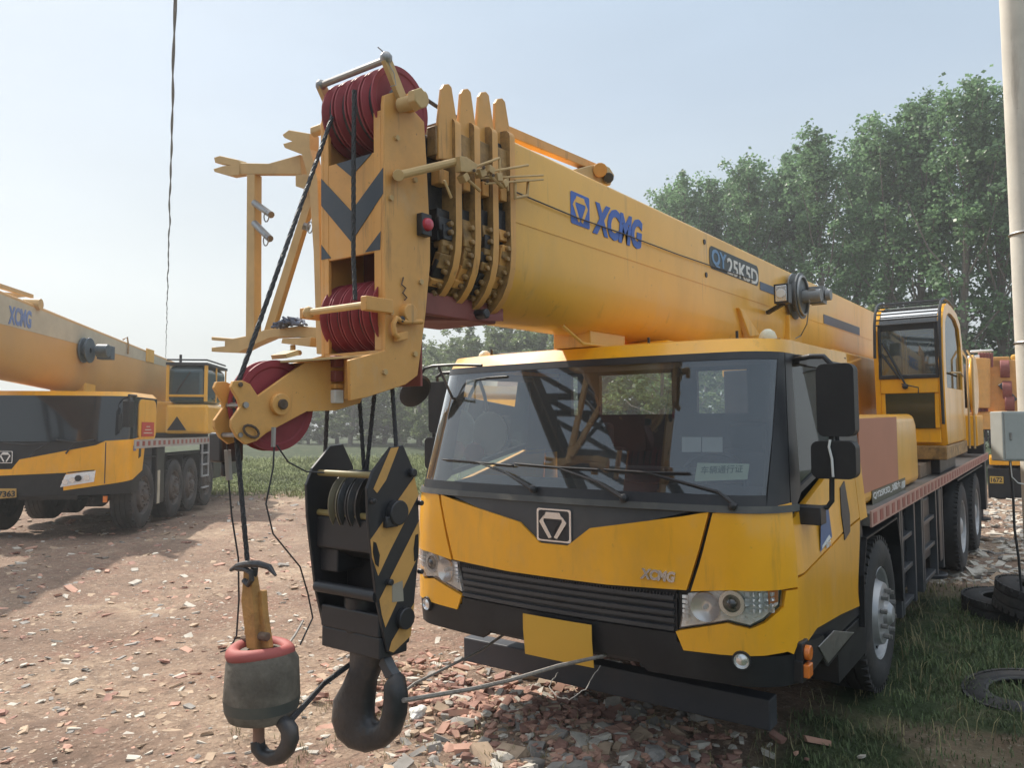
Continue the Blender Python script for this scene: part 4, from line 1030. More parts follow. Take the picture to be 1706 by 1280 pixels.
mb = MB(); mb.bb(cx0 + .04, cx1 - .04, SY - .03, SY - .015, zbm + .64, zbm + .68); mb.bb(cx0 + .04, cx0 + .07, SY - .03, SY - .012, zbm + .66, zt_ - .22); mb.bb(cx1 - .07, cx1 - .04, SY - .03, SY - .012, zbm + .66, zt_ - .22); mb.bb(cx0 + .04, cx1 - .04, SY - .012, SY + .01, zt_ - .28, zt_ - .22)
mb.build("window_gasket", [BLK], oc, bevel=.008)
mb = MB(); mb.add([(cx0 + .06, SY - .02, zbm + .67), (cx1 - .06, SY - .02, zbm + .67), (cx1 - .06, SY - .005, zt_ - .26), (cx0 + .06, SY - .005, zt_ - .26)], [(0, 1, 2, 3)])
mb.build("front_window", [glassmat("cab_front_glass", (.6, .68, .68), dust=.12, dcol=(.4, .5, .55), refl=4)], oc)
mb = MB(); strip(3, 8, 0, 0, .01); mb.build("roof_window", [glassmat("smoked_glass", (.25, .27, .28), dust=.3, dcol=(.25, .25, .25))], oc)
mb = MB()
for k in range(12):   # roof guard bars follow the curve
    t = k / 11; i = 3 + t * 5; j = min(7, int(i)); f = i - j
    y_, z_ = [prof[j][q] * (1 - f) + prof[j + 1][q] * f for q in (0, 1)]
    mb.tube([(cx0 + .02, y_ - .04, z_ + .05), (cx1 - .02, y_ - .04, z_ + .05)], .008, 6)
for x in (cx0 + .02, cx1 - .02): mb.tube([(x, y - .05, z + .05) for y, z in [prof[2]] + prof[3:9]], .014, 7)
mb.tube([(cx1 - .02, SY - .09, zbm + .85), (cx1 - .02, SY - .02, zbm + .2)], .014, 7)
mb.build("roof_guard", [BLK], oc)
mb = MB(); mb.bb(cx0 + .15, cx1 - .2, SY + .9, SY + 1.05, zbm + .3, zbm + 1.15); mb.bb(cx0 + .15, cx1 - .2, SY + .4, SY + .9, zbm + .3, zbm + .42); mb.build("operator_seat", [mat("blue_grey_seat", (.06, .08, .12), .8)], oc, bevel=.04)
cc = V(((cx0 + cx1) / 2 + .02, SY + .89, zbm + 1.02))
mb = MB()
for (x_, h_) in ((0, 0),):
    for k in range(3):
        a = k * 2 * math.pi / 3 + math.pi / 2; b = a + 2 * math.pi / 3
        A, B = cc + V((math.cos(a) * .07, 0, -math.sin(a) * .07)), cc + V((math.cos(b) * .07, 0, -math.sin(b) * .07)); mb.tube([A, B], .008, 5)
mb.build("seat_logo", [WHT], oc)
mb = MB(); F_ = lambda u, v: P(u, v, 'y', SY - .05)
for a, b in (((1470, 572), (1508, 640)), ((1468, 590), (1500, 632))): mb.tube([F_(*a), F_(*b)], .010, 6)
mb.tube([F_(1502, 640), F_(1530, 646), F_(1530, 655)], .006, 5); mb.ball(F_(1508, 644), .03, 8)
mb.build("wiper", [BLK], oc)
mb = MB(); mb.bb(cx0 - .02, cx1, SY + .0, SY + 1.7, zbm - .14, zbm - .01, 0); mb.bb(cx0 + .1, cx1 - .1, SY + .3, SY + 1.5, za, zbm - .14, 1); mb.build("cab_platform", [BRN, BLK], crane, bevel=.01)
mb = MB()
for dx in (0, .05): mb.tube([(cx1 + .03 + dx, SY + 1.62, zbm - .1), (cx1 + .03 + dx, SY + 1.66, zbm + .9), (cx1 - .02 + dx, SY + 1.7, zbm + 1.0)], .012, 6)
mb.tube([(cx1 + .01, SY + .35, zbm + .7), (cx1 + .04, SY + .9, zbm + .72), (cx1 + .01, SY + 1.4, zbm + .7)], .010, 6)
mb.build("hand_rail", [PALEY], crane)
# winch, counterweight behind
mb = MB(); wy = 8.3
mb.cyl((.5, wy, 2.15), (1.1, wy, 2.15), .30, 24, 0); mb.cyl((.48, wy, 2.15), (.52, wy, 2.15), .42, 24, 1); mb.cyl((1.08, wy, 2.15), (1.12, wy, 2.15), .42, 24, 1); mb.bb(.4, 1.15, wy - .3, wy + .5, 1.35, 1.75, 1)
mb.build("winch", [GRS, YEL], crane, bevel=.01)
mb = MB(); mb.bb(-1.1, .9, 9.0, 9.7, 1.4, 1.9); mb.build("counterweight", [YEL], crane, bevel=.05)
# rope system drawn as parts of the crane
def rope(name, pts, r=.008, m=ROPE, par=None, twist=True):
    mb = MB(); P_ = [V(p) for p in pts]
    if r > .007:   # laid strands
        L_ = [(P_[i + 1] - P_[i]).length for i in range(len(P_) - 1)]; Q = []; ph = 0
        if sum(L_) < 4.5:
            for i in range(len(P_) - 1):
                k = max(1, int(L_[i] / .014)); Q += [P_[i].lerp(P_[i + 1], j / k) for j in range(k)]
            Q.append(P_[-1]); d0 = (P_[-1] - P_[0]).normalized(); e1 = d0.orthogonal().normalized(); e2 = d0.cross(e1)
            for s_ in range(4):
                mb.tube([q + (e1 * math.cos(i * .75 + s_ * 1.571) + e2 * math.sin(i * .75 + s_ * 1.571)) * r * .52 for i, q in enumerate(Q)], r * .52, 5)
            return mb.build(name, [m], par or crane)
    mb.tube(P_, r, 8); return mb.build(name, [m], par or crane)
AX0 = AX - .055
rope("hoist_rope", [P(562, 165, 'y', YF + .02), P(553, 196, 'y', YF - .02), P(470, 430, 'x', AX0 + .02), P(399, 632, 'x', AX0), P(392, 665, 'x', AX0), P(393, 720, 'x', AX0), P(413, 945, 'x', AX0)], .0085)
rope("hoist_rope", [P(590, 150, 'y', YF - .05), P(589, 250, 'y', YF - .045), P(589, 430, 'y', YF - .045), P(592, 500, 'y', YF - .05)], .009)
for a, b in (((546, 660), (541, 770)), ((598, 655), (607, 790)), ((624, 655), (610, 790)), ((653, 640), (661, 760))):
    rope("hoist_rope", [P(*a, 'y', YF + .08), P(*b, 'y', YF + .08)], .0085)
rope("hoist_rope", [P(640, 126, 'x', .05), P(690, 152, 'x', .05), P(735, 182, 'x', .05), V((0, 2.0, BT + .06)), V((0, 6.0, BT + .1)), V((.5, 8.3, 2.5))], .0085)
rope("signal_wire", [P(u, v, 'x', AX + .02) for u, v in ((457, 742), (455, 780), (443, 840), (455, 890), (500, 945), (513, 990), (521, 1030), (500, 1075))], .0028, BLK)
rope("signal_wire", [P(u, v, 'x', AX + .02) for u, v in ((461, 742), (480, 770), (510, 786), (540, 788))], .0028, BLK)
rope("signal_wire", [P(u, v, 'x', AX - .14) for u, v in ((378, 730), (380, 790), (386, 860), (397, 930), (398, 1000), (394, 1060), (383, 1082), (367, 1087))], .003, BLK)
mb = MB()
mb.tube([P(456, 712, 'x', AX + .02), P(455, 745, 'x', AX + .02)], .008, 6); mb.tube([P(379, 750, 'x', AX - .14), P(382, 800, 'x', AX - .14)], .012, 6)
mb.build("wire_end", [STEEL], crane)
mb = MB(); c = P(377, 745, 'x', AX - .22); mb.box(c, (.07, .09, .10)); mb.cyl(c + V((0, 0, -.05)), c + V((0, 0, -.1)), .02, 8); mb.build("height_limit_switch", [BLK], crane, bevel=.008)

# ================================================================== HOOK BLOCK (hangs from the main ropes)
def fr_at(x, y, z): return Frame((x, y, z))
hx0, hx1 = XL + MF.M.translation.x, XR + MF.M.translation.x      # world x of the two plates
HB = Frame(((hx0 + hx1) / 2, 2.03, .93)); HP = HB.P
hb = thing("hook_block", "black and yellow striped hook block hanging open sided from four ropes", "hook block", frame=HB)
xr = HP(650, 900, 'x', .17); hw2 = .17
out = HB.PP([(652, 745), (672, 742), (688, 780), (697, 830), (699, 880), (697, 930), (690, 1010), (682, 1070), (655, 1090), (646, 1087), (628, 1000), (617, 900), (614, 870), (612, 815), (622, 785)], 'x', hw2)
zc = sum(p.z for p in out) / len(out); yc = sum(p.y for p in out) / len(out)
for sg in (1, -1):
    mb = MB(); mb.prism([V((sg * hw2, p.y, p.z)) for p in out], (-.014 * sg, 0, 0)); pl = mb.build("side_plate", [BLK], hb, bevel=.003)
    if sg == 1:
        for poly in ([(656, 745), (668, 743), (614, 872), (613, 850)], ), : pass
        ST = [[(651, 747), (664, 745), (643, 800), (628, 822), (622, 815)], [(690, 795), (697, 825), (651, 915), (630, 960), (620, 930), (617, 900)],
              [(698, 868), (699, 890), (697, 925), (642, 1046), (636, 1025), (632, 1000)], [(690, 1005), (684, 1060), (655, 1088), (648, 1085), (652, 1070)]]
        ym = mat("hook_stripe_paint", (.62, .34, .10), .55, var=.1, dirt=.35, dcol=(.2, .15, .1), dsc=10)
        for poly in ST:
            q = HB.PP(poly, 'x', hw2 + .0008); mb = MB(); mb.prism(q, (.0012, 0, 0)); mb.build("yellow_stripe", [ym], pl)
        for pts in ([(622, 903), (626, 905), (632, 925), (630, 945), (625, 940), (621, 920)], [(692, 892), (696, 890), (696, 930), (690, 936), (689, 915)]):
            mb = MB(); mb.prism(HB.PP(pts, 'x', hw2 + .002), (.003, 0, 0)); mb.build("slot", [mat("slot_dark", (.012, .012, .014), .8)], pl)
        mb = MB(); q = HP(657, 854, 'x', hw2); mb.cyl(q, q + V((.03, 0, 0)), .045, 20); mb.box(q + V((.012, -.03, -.03)), (.02, .06, .04)); 
        for a, b, r in ((684, 788, .016), (697, 838, .01), (697, 952, .01), (646, 970, .012), (618, 835, .01), (672, 1030, .04)):
            c = HP(a, b, 'x', hw2); mb.cyl(c, c + V((.022, 0, 0)), r, 12)
        mb.build("pivot_boss", [BLK], hb, bevel=.004)
        mb = MB(); mb.prism(HB.PP([(653, 975), (670, 968), (672, 1002), (653, 1004)], 'x', hw2 + .002), (.002, 0, 0)); mb.build("maker_plate", [mat("grey_name_plate", (.33, .30, .25), .6, dirt=.5)], pl)
z_ = lambda v: HP(560, v, 'y', 0).z
mb = MB(); ym_ = 0
for v, r, m in ((786, .012, 1), (850, .012, 1), (970, .022, 0)): mb.cyl((-hw2 + .01, -.09, z_(v)), (hw2 - .01, -.09, z_(v)), r, 12, m)
mb.build("tie_rod", [BLK, mat("dull_brass_pin", (.30, .24, .10), .5)], hb)
mb = MB()
mb.prism([(-hw2 + .014, -.10, z_(855)), (-hw2 + .014, -.10, z_(905)), (-hw2 + .014, .0, z_(925)), (-hw2 + .014, .09, z_(905)), (-hw2 + .014, .1, z_(855))], (2 * hw2 - .028, 0, 0))
mb.bb(-hw2 + .014, hw2 - .014, -.07, .07, z_(1070), z_(1036)); mb.bb(-hw2 + .014, hw2 - .014, .05, .08, z_(990), z_(900)); mb.bb(-hw2 + .014, -.06, -.08, .05, z_(945), z_(905)); mb.bb(-hw2 + .014, hw2 - .014, -.075, -.055, z_(1036), z_(1000))
mb.bb(-hw2 + .014, hw2 - .014, .06, .09, z_(1040), z_(980))
mb.build("cross_head", [BLK], hb, bevel=.006)
for k in range(3):
    mb = MB(); sheave(mb, V((-.045 + k * .052, .0, z_(835))), .125, .045); mb.build("sheave", [mat("brass_worn_sheave", (.16, .14, .09), .45, dirt=.6, dcol=(.04, .04, .04)) if k == 0 else CAST, GRS], hb, ang=25)
mb = MB(); mb.cyl((0, 0, z_(1040)), (0, 0, z_(980)), .075, 20); mb.cyl((0, 0, z_(1100)), (0, 0, z_(1036)), .052, 20); mb.build("thrust_nut", [BLK], hb, bevel=.01)
def crook(outer, inner, fr, ax, val, th, name, parent, m):
    """hook: paired outlines pushed out to an oval section"""
    A, B = fr.PP(outer, ax, val), fr.PP(inner, ax, val); mb = MB(); rings = []
    i_ = 'xyz'.index(ax)
    for a, b in zip(A, B):
        c = (a + b) / 2; h = (a - b) / 2; w = th * min(1, h.length / .03 + .15); r = []
        nrm = V((0, 0, 0)); nrm[i_] = w
        for k in range(14):
            t = 2 * math.pi * k / 14; r.append(c + h * math.copysign(abs(math.cos(t)) ** .8, math.cos(t)) + nrm * math.copysign(abs(math.sin(t)) ** .8, math.sin(t)))
        rings.append(r)
    mb.loft(rings, 0, caps=True); return mb.build(name, [m], parent, ang=60)
HY = -.02
crook([(590, 1080), (588, 1110), (575, 1140), (560, 1165), (557, 1200), (566, 1228), (586, 1246), (615, 1254), (642, 1246), (662, 1226), (672, 1195), (673, 1160), (667, 1130), (662, 1122)],
      [(646, 1080), (636, 1104), (624, 1135), (621, 1165), (620, 1180), (620, 1192), (622, 1198), (627, 1204), (632, 1203), (638, 1198), (643, 1185), (646, 1165), (648, 1140), (655, 1124)], HB, 'y', HY, .042, "hook", hb, CAST)
mb = MB(); mb.prism(HB.PP([(636, 1090), (648, 1115), (655, 1126), (642, 1133), (630, 1108)], 'y', HY - .02), (0, .04, 0)); mb.build("safety_latch", [GREY], hb, bevel=.004)

# ================================================================== BALL HOOK (hangs from the single top rope)
bx = AX - .055 + MF.M.translation.x; by = MF.M @ V((AX - .055, P(413, 945, 'x', AX - .055).y, 1.2))
BHF = Frame((bx, by.y, .80)); bh = thing("overhaul_ball_hook", "grey weighted hook ball with a red ring round its top, hanging from one rope", "hook ball", frame=BHF)
BP = BHF.P; S = lambda u, v: BP(u, v, 'y', 0)
cxx = S(437, 1140).x; zz_ = lambda v: S(437, v).z; _dp = (BHF.M.translation - V((0, 0, CAMZ))).dot(_F); rr_ = lambda u: abs(u - 437.5) / FOC * _dp
mb = MB()
mb.lathe((cxx, 0, 0), (0, 0, 1), [(zz_(1206), .03), (zz_(1201), rr_(474)), (zz_(1194), rr_(490)), (zz_(1180), rr_(496)), (zz_(1160), rr_(498)), (zz_(1135), rr_(497)), (zz_(1100), rr_(495)), (zz_(1084), rr_(486)), (zz_(1082), rr_(462)), (zz_(1100), .04)], 40, 0)
mb.build("ball_weight", [RUST, STEEL][0:1] and [mat("worn_grey_iron", (.17, .15, .125), .8, spec=.25, var=.45, vs=8, dirt=.85, dcol=(.07, .055, .045), dsc=5, bump=.5, bs=30)], bh)
mb = MB(); mb.lathe((cxx, 0, 0), (0, 0, 1), [(zz_(1178), rr_(496) + .001), (zz_(1160), rr_(498) + .001)], 40, 0); mb.build("painted_band", [mat("dark_green_band", (.07, .075, .07), .6, dirt=.5)], bh)
mb = MB(); R1 = rr_(481); mb.tube([(cxx + R1 * math.cos(t) - .012, R1 * math.sin(t), zz_(1086) + .004 * math.cos(t * 2 + 1)) for t in [k * math.pi / 20 for k in range(40)]], .023, 12, closed=True)
mb.build("guard_ring", [mat("faded_red_rubber", (.36, .085, .075), .65, dirt=.4, dcol=(.25, .18, .13), dsc=7)], bh)
mb = MB()
mb.prism([S(*p) for p in ((411, 985), (436, 985), (438, 1020), (447, 1082), (406, 1082), (407, 1015), (411, 1012))], (0, .022, 0))
mb.prism([S(*p) + V((0, -.02, 0)) for p in ((414, 950), (424, 950), (430, 985), (436, 1085), (420, 1085), (410, 1000))], (0, .03, 0), 0)
mb.cyl(S(404, 1065) , S(418, 1065), .012, 10, 1); mb.cyl(S(430, 1060), S(446, 1062), .014, 10, 1)
mb.build("wedge_socket", [mat("rusty_yellow_steel", (.46, .24, .07), .7, dirt=.8, dcol=(.12, .07, .045), dsc=8, bump=.4), RUST], bh, bevel=.004)
mb = MB(); mb.tube([S(u, v) + V((0, -.03, 0)) for u, v in ((398, 948), (410, 941), (425, 938), (445, 938), (462, 943), (473, 957))], [.006, .010, .011, .011, .010, .004], 8); mb.tube([S(u, v) + V((0, -.03, 0)) for u, v in ((408, 945), (420, 946), (432, 952), (433, 964), (427, 972), (420, 965))], .009, 8)
mb.tube([S(424, 945), S(421, 975)], .012, 8); mb.build("rope_clip", [CAST], bh)
mb = MB(); mb.cyl(S(431, 1204), S(431, 1238), .018, 12); mb.build("swivel_shank", [mat("rusty_pink_steel", (.30, .17, .13), .7, dirt=.5)], bh, bevel=.003)
crook([(422, 1236), (424, 1252), (436, 1268), (452, 1277), (470, 1274), (486, 1258), (494, 1236), (492, 1214), (484, 1200), (470, 1192), (455, 1193), (444, 1198)],
      [(436, 1234), (437, 1242), (444, 1250), (454, 1252), (463, 1248), (469, 1240), (473, 1230), (473, 1222), (469, 1214), (463, 1208), (455, 1204), (446, 1202)], BHF, 'y', .0, .022, "hook", bh, CAST)
# sling wires that tie the hooks to the truck
def wire(name, label, cat, pts, r, m, wob=.0, n=1):
    mb = MB(); random.seed(len(pts) * 7)
    for k in range(n):
        o = V((0, 0, 0)) if n == 1 else V((random.uniform(-1, 1), random.uniform(-1, 1), random.uniform(-1, 1))) * .01
        P_ = []
        for i in range(len(pts) - 1):
            a, b = V(pts[i]), V(pts[i + 1])
            for j in range(6): P_.append(a.lerp(b, j / 6) + o * (1 if 0 < i + j else 1) + V((random.uniform(-wob, wob), random.uniform(-wob, wob), random.uniform(-wob, wob))))
        P_.append(V(pts[-1])); mb.tube(P_, r, 6)
    return tag(mb.build(name, [m], None), label, cat)
wp = lambda u, v, y: W0.P(u, v, 'y', y)
SLG = mat("pale_sling_rope", (.26, .24, .22), .7, var=.3, vs=40, bump=.5, bs=200)
wire("tie_rope", "dark double rope stretched from the ball hook to the big hook's neck", "rope", [wp(486, 1200, by.y), wp(540, 1140, 1.9), wp(592, 1102, 2.03)], .006, ROPE, n=2)
wire("sling_cable", "grey wire cable running from the big hook under the cab bumper", "cable", [wp(672, 1168, 2.0), wp(790, 1148, 2.5), wp(850, 1134, 2.8), wp(930, 1110, 3.1), wp(1003, 1094, 3.4), wp(1060, 1075, 3.75)], .009, SLG)
wire("sling_cable", "thin cable sloping down from the bumper to the rubble behind the hook", "cable", [wp(848, 1052, 3.9), wp(800, 1085, 3.7), wp(740, 1115, 3.4), wp(690, 1140, 3.1), wp(655, 1168, 2.85)], .008, SLG)
wire("loose_wire", "thin pale wire loop lying over the broken bricks under the bumper", "wire", [wp(930, 1120, 3.2), wp(915, 1145, 3.1), wp(925, 1160, 3.0), wp(948, 1166, 3.0), wp(975, 1150, 3.1), wp(1000, 1110, 3.3)], .0025, SLG, wob=.004)
wire("stiff_wire", "short bent wire end sticking out beside the hook block", "wire", [wp(478, 1078, 1.9), wp(492, 1058, 2.2), wp(505, 1035, 2.4)], .006, SLG)

# ================================================================== LEFT CRANE
a, b = W0.P(239, 880, 'z', .05), W0.P(345, 842, 'z', .05)
d = (b - a).normalized(); ang = math.atan2(-d.x, d.y)
nx = V((d.y, -d.x, 0)); LH = 1.27
fc = a - d * .95 - nx * LH
LF = Frame(fc, rz=ang); LPx = LF.P
lc = thing("mobile_crane", "four axle yellow truck crane parked on the left, its cab front wrapped in dark glass", "mobile crane", frame=LF)
lc_y = YEL
def lp(pts, ax, val): return LF.PP(pts, ax, val)
# boom
def lsec(y, k=0):
    yy0, yy1 = -3.5, 6.5
    return None
t0_, t1_ = LPx(62, 509, 'x', -.10), LPx(286, 601, 'x', -.10)
sl = (t1_.z - t0_.z) / (t1_.y - t0_.y); ztop = lambda y: t0_.z + sl * (y - t0_.y)
mb = MB(); cxb = -.45
mb.loft([usec(cxb, .36, ztop(y), ztop(y) - 1.22, y, ch=.5) for y in (-3.2, 0, 3, 6, 9.5)], 0)
mb.add(usec(cxb, .36, ztop(-3.2), ztop(-3.2) - 1.22, -3.2, ch=.5), [tuple(range(23))], 0)
lb = mb.build("boom", [mat("pale_boom_yellow", (.56, .32, .10), .45, var=.08, vs=.8, dirt=.3, dcol=(.40, .30, .18), dsc=1.5, streak=.4)], lc)
mb = MB()   # pale upper flank stripe
q = [(cxb + .362, y, ztop(y) - o) for y, o in ((-3.1, .06), (7.5, .05), (7.5, .16), (-3.1, .56))]; mb.prism(q, (.002, 0, 0)); mb.build("boom_stripe", [mat("pale_cream_stripe", (.50, .45, .34), .5, dirt=.2)], lb)
bp = lambda u, v: LPx(u, v, 'x', cxb + .37)
p0_, p1_ = bp(14, 540), bp(52, 548); text("brand_lettering", "XCMG", V((cxb + .368, p0_.y, p0_.z)), p1_ - p0_, (0, 0, 1), (p1_ - p0_).length, .28, mat('faded_blue_decal', (.16, .24, .48), .6, dirt=.5, dcol=(.45, .40, .30), dsc=6), lb, .002, .04)
# boom nose collars
for k in range(4):
    y = -3.35 - k * .14; mb = MB()
    mb.loft([usec(cxb, .39 - .02 * k, ztop(y) + .05, ztop(y) - 1.06, y, ch=.42), usec(cxb, .39 - .02 * k, ztop(y) + .05, ztop(y) - 1.06, y + .06, ch=.42)], 0)
    mb.add(usec(cxb, .39 - .02 * k, ztop(y) + .05, ztop(y) - 1.06, y, ch=.42), [tuple(range(23))[::-1]], 1)
    mb.loft([usec(cxb, .3 - .02 * k, ztop(y) - .05, ztop(y) - .95, y + .05, ch=.4), usec(cxb, .3 - .02 * k, ztop(y) - .05, ztop(y) - .95, y + .2, ch=.4)], 1)
    mb.build("boom_collar", [YELH, GRS], lc)
mb = MB(); mb.bb(cxb - .25, cxb + .25, -4.5, -3.9, ztop(-4) - 1.5, ztop(-4) + .3); mb.build("boom_head", [YELH], lc, bevel=.03)
mb = MB()
mb.prism(LF.PP([(-6, 470), (56, 491), (56, 497), (-6, 478)], 'x', cxb + .1), (-.05, 0, 0)); mb.prism(LF.PP([(8, 487), (52, 490), (54, 494), (30, 496)], 'x', cxb - .1), (-.05, 0, 0))
c = LPx(55, 507, 'x', cxb + .3); mb.cyl(c + V((-.12, 0, 0)), c + V((.12, 0, 0)), .09, 14)
mb.tube([LPx(60, 511, 'x', cxb + .2), LPx(150, 548, 'x', cxb + .2), LPx(278, 603, 'x', cxb + .2)], .022, 6, 1)
mb.tube([LPx(205, 566, 'x', cxb + .3), LPx(212, 562, 'x', cxb + .35), LPx(214, 575, 'x', cxb + .4), LPx(213, 590, 'x', cxb + .4)], .018, 6, 1)
mb.build("boom_top_rail", [PALEY, BRN], lc)
mb = MB(); c = LPx(150, 584, 'x', cxb + .5); mb.lathe(c + V((-.12, 0, 0)), (1, 0, 0), [(0, .05), (0, .23), (.03, .23), (.03, .12), (.1, .12), (.1, .23), (.13, .23), (.13, .05)], 24, 0)
mb.cyl(c + V((.1, .05, 0)), c + V((.3, .05, 0)), .12, 14, 0); mb.box(c + V((.1, .45, 0)), (.25, .2, .25), 0); mb.build("cable_reel", [mat("blue_grey_reel", (.06, .09, .12), .5)], lc, bevel=.01)
mb = MB(); q = LPx(250, 593, 'x', cxb + .37); mb.box(q, (.02, .5, .3)); mb.bb(cxb - .3, cxb + .3, 5.2, 6.2, 1.6, ztop(5) - .9); mb.bb(cxb - .3, cxb + .3, 1.9, 2.4, 1.4, ztop(2) - 1.0)
mb.build("boom_support", [YELB], lc, bevel=.02)
# cab: front face y=0, right side x=LH
zt_l = LPx(100, 655, 'y', .2).z; zg0 = LPx(40, 848, 'y', 0).z
G = lambda u, v, y=0: LPx(u, v, 'y', y)
zrf = G(150, 664, .25).z
def lcab(s, z):   # rounded front contour
    a = abs(s); sg = 1 if s > 0 else -1; R_ = .28; sa = LH - R_; sb_ = sa + R_ * math.pi / 2
    if a < sa: x, y = a, .08 * (a / LH) ** 2
    elif a < sb_: t = (a - sa) / R_; x, y = sa + R_ * math.sin(t), .08 + R_ * (1 - math.cos(t))
    else: x, y = LH, .08 + R_ + a - sb_
    return V((x * sg, y + max(0, z - 1.5) * .14, z))
LS = LH - .28 + .28 * math.pi / 2
def lsz(u, v):
    best = None; zq = G(u, v, .15).z; s = G(u, v, .1).x
    s = min(s, LS - .02)
    for _ in range(30):
        e = 1e-3; z = zq; p0 = LF.pj(lcab(s, z)); p1 = LF.pj(lcab(s + e, z)); p2 = LF.pj(lcab(s, z + e))
        J = Matrix((((p1[0] - p0[0]) / e, (p2[0] - p0[0]) / e), ((p1[1] - p0[1]) / e, (p2[1] - p0[1]) / e)))
        if abs(J.determinant()) < 1e-4: break
        dd = J.inverted() @ V((u - p0[0], v - p0[1])); s += max(-.1, min(.1, dd.x)); zq += max(-.1, min(.1, dd.y))
    return (s, zq)
def lshell(polys, off, th, m, name, par=None):
    global cab0
    sv = cab0; cab0 = lcab
    o = shell(polys, off, th, m, name, par or lc, step=.12, zstep=.5)
    cab0 = sv; return o
zR = G(150, 660, .2).z; zgb = lsz(120, 850)[1]; zyb = lsz(120, 905)[1]; zch = lsz(150, 838)[1]
LE = LS + 1.0
lshell([[(-LE, .95), (LE, .95), (LE, zR), (-LE, zR)]], -.03, .01, [INTD], "cab_body")
lshell([[(-LE, 1.5), (LE, 1.5), (LE, zR), (-LE, zR)]], .004, .01, [mat("dark_cab_glazing", (.012, .016, .022), .06, coat=.6, var=.05)], "cab_glazing")
mb = MB(); rp_ = [lcab(s, zR) for s in [k * LE / 20 for k in range(-20, 21)]]; c_ = V((0, .6, zR + .1))
mb.loft([rp_, [p + V((0, 0, .07)) + (c_ - p) * .05 for p in rp_]], 0); mb.add([p + V((0, 0, .07)) + (c_ - p) * .05 for p in rp_], [tuple(range(41))], 0); mb.build("cab_roof", [YEL], lc)
# side pillar, orange-yellow rear side panel
mb = MB(); 
for u0, u1, v0, v1, m, nm in ((232, 262, 668, 735, YELB, "cab_side_panel"),):
    A_, B_ = LPx(u0, v1, 'x', LH + .03), LPx(u1, v0, 'x', LH + .03); mb.prism(rrect((LH - .25, A_.y, A_.z), (0, 1, 0), (0, 0, 1), B_.y - A_.y, B_.z - A_.z, .15), (.27, 0, 0)); sp_ = mb.build(nm, [m], lc)
A_, B_ = LPx(236, 728, 'x', LH + .03), LPx(257, 704, 'x', LH + .03); mb = MB(); mb.prism([(LH + .025, A_.y, A_.z), (LH + .025, B_.y, A_.z), (LH + .025, B_.y, B_.z), (LH + .025, A_.y, B_.z)], (.004, 0, 0)); rs_ = mb.build("red_notice", [mat("bright_red_notice", (.50, .06, .04), .5)], lc)
mb = MB()
for k in range(3): mb.box((LH + .031, A_.y + (B_.y - A_.y) * .5, A_.z + (B_.z - A_.z) * (.25 + .22 * k)), (.002, (B_.y - A_.y) * (.7 - .2 * k), .018))
mb.build("notice_line", [mat("cream_notice_ink", (.6, .5, .4), .6)], rs_)
A_, B_ = LPx(209, 712, 'x', LH + .02), LPx(214, 684, 'x', LH + .02); mb = MB(); mb.bb(LH + .012, LH + .02, A_.y, A_.y + .14, A_.z, B_.z); mb.build("pale_reflector", [WHT], lc)
# yellow nose: rises towards the corner
L = lambda *p: [lsz(u, v) for u, v in p]
nose = L((-40, 772), (22, 775), (30, 766), (160, 742), (178, 736)) + [(LS + .05, lsz(178, 736)[1] + .02), (LS + .62, lsz(178, 736)[1] + .06), (LS + .45, 1.0), (LS, .78)] + L((100, 816), (102, 805), (110, 788), (-40, 794))
nose = L((-60, 783), (20, 782), (33, 766), (160, 742), (176, 735)); zz1 = nose[-1][1]
nose += [(LS + .02, zz1 + .03), (LS + .55, zz1 + .08), (LS + .42, 1.0), (LS - .02, .87)] + L((104, 818), (102, 803), (112, 788), (-60, 795))
lshell([nose], .012, .03, [YEL], "bonnet")
lshell([L((101, 812), (110, 791), (160, 784), (157, 803))], .022, .02, [SILR], "headlight")
hlp = None
c = lsz(132, 797); mb = MB(); cc_ = lcab(*c) + V((0, -.03, 0)); mb.cyl(cc_, cc_ + V((0, -.02, 0)), .05, 16); mb.build("projector", [BLK], lc)
lshell([[(-LS, .62), (LS + .3, .66), (LS + .3, 1.0), (LS, 1.02), (-LS, 1.2)]], .0, .04, [PLA], "bumper")
a_ = lsz(-6, 832); b_ = lsz(29, 829); t_ = lsz(29, 814)
lshell([[(a_[0] - .05, a_[1]), (b_[0], b_[1]), (t_[0], t_[1]), (a_[0] - .05, t_[1])]], .03, .004, [mat("licence_plate_gold", (.52, .33, .09), .5, var=.04)], "licence_plate")
p0_ = lcab(*lsz(-1, 829)) + V((0, -.04, 0)); p1_ = lcab(*lsz(27, 828)) + V((0, -.04, 0)); text("plate_number", "7363", p0_, p1_ - p0_, (0, 0, 1), (p1_ - p0_).length, .10, BLK, lc, .002, .03)
e0 = lcab(*lsz(-1, 772)) + V((0, -.02, 0)); e1 = lcab(*lsz(22, 772)) + V((0, -.02, 0)); emblem("brand_badge", e0, e1 - e0, (0, 0, 1), (e1 - e0).length, .19, lc, CHR, BLK, SILV, .008)
c = lcab(*lsz(134, 735)); mb = MB(); mb.ball(c + V((0, .12, 0)), .16, 12, 0, (1, .3, .8)); mb.build("dash_disc", [mat("dark_green_disc", (.12, .14, .07), .7)], lc)
c = lcab(*lsz(176, 832)); mb = MB(); mb.box(c + V((0, -.02, 0)), (.06, .03, .10)); mb.build("side_marker", [ORG], lc)
mb = MB()
for pts in (((8, 738), (45, 741), (84, 738)), ((84, 738), (60, 752), (52, 762)), ((96, 733), (130, 738), (158, 733)), ((128, 737), (118, 748), (112, 756))):
    mb.tube([lcab(*lsz(u, v)) + V((0, -.05, 0)) for u, v in pts], .014, 6)
mb.build("wiper", [BLK], lc)
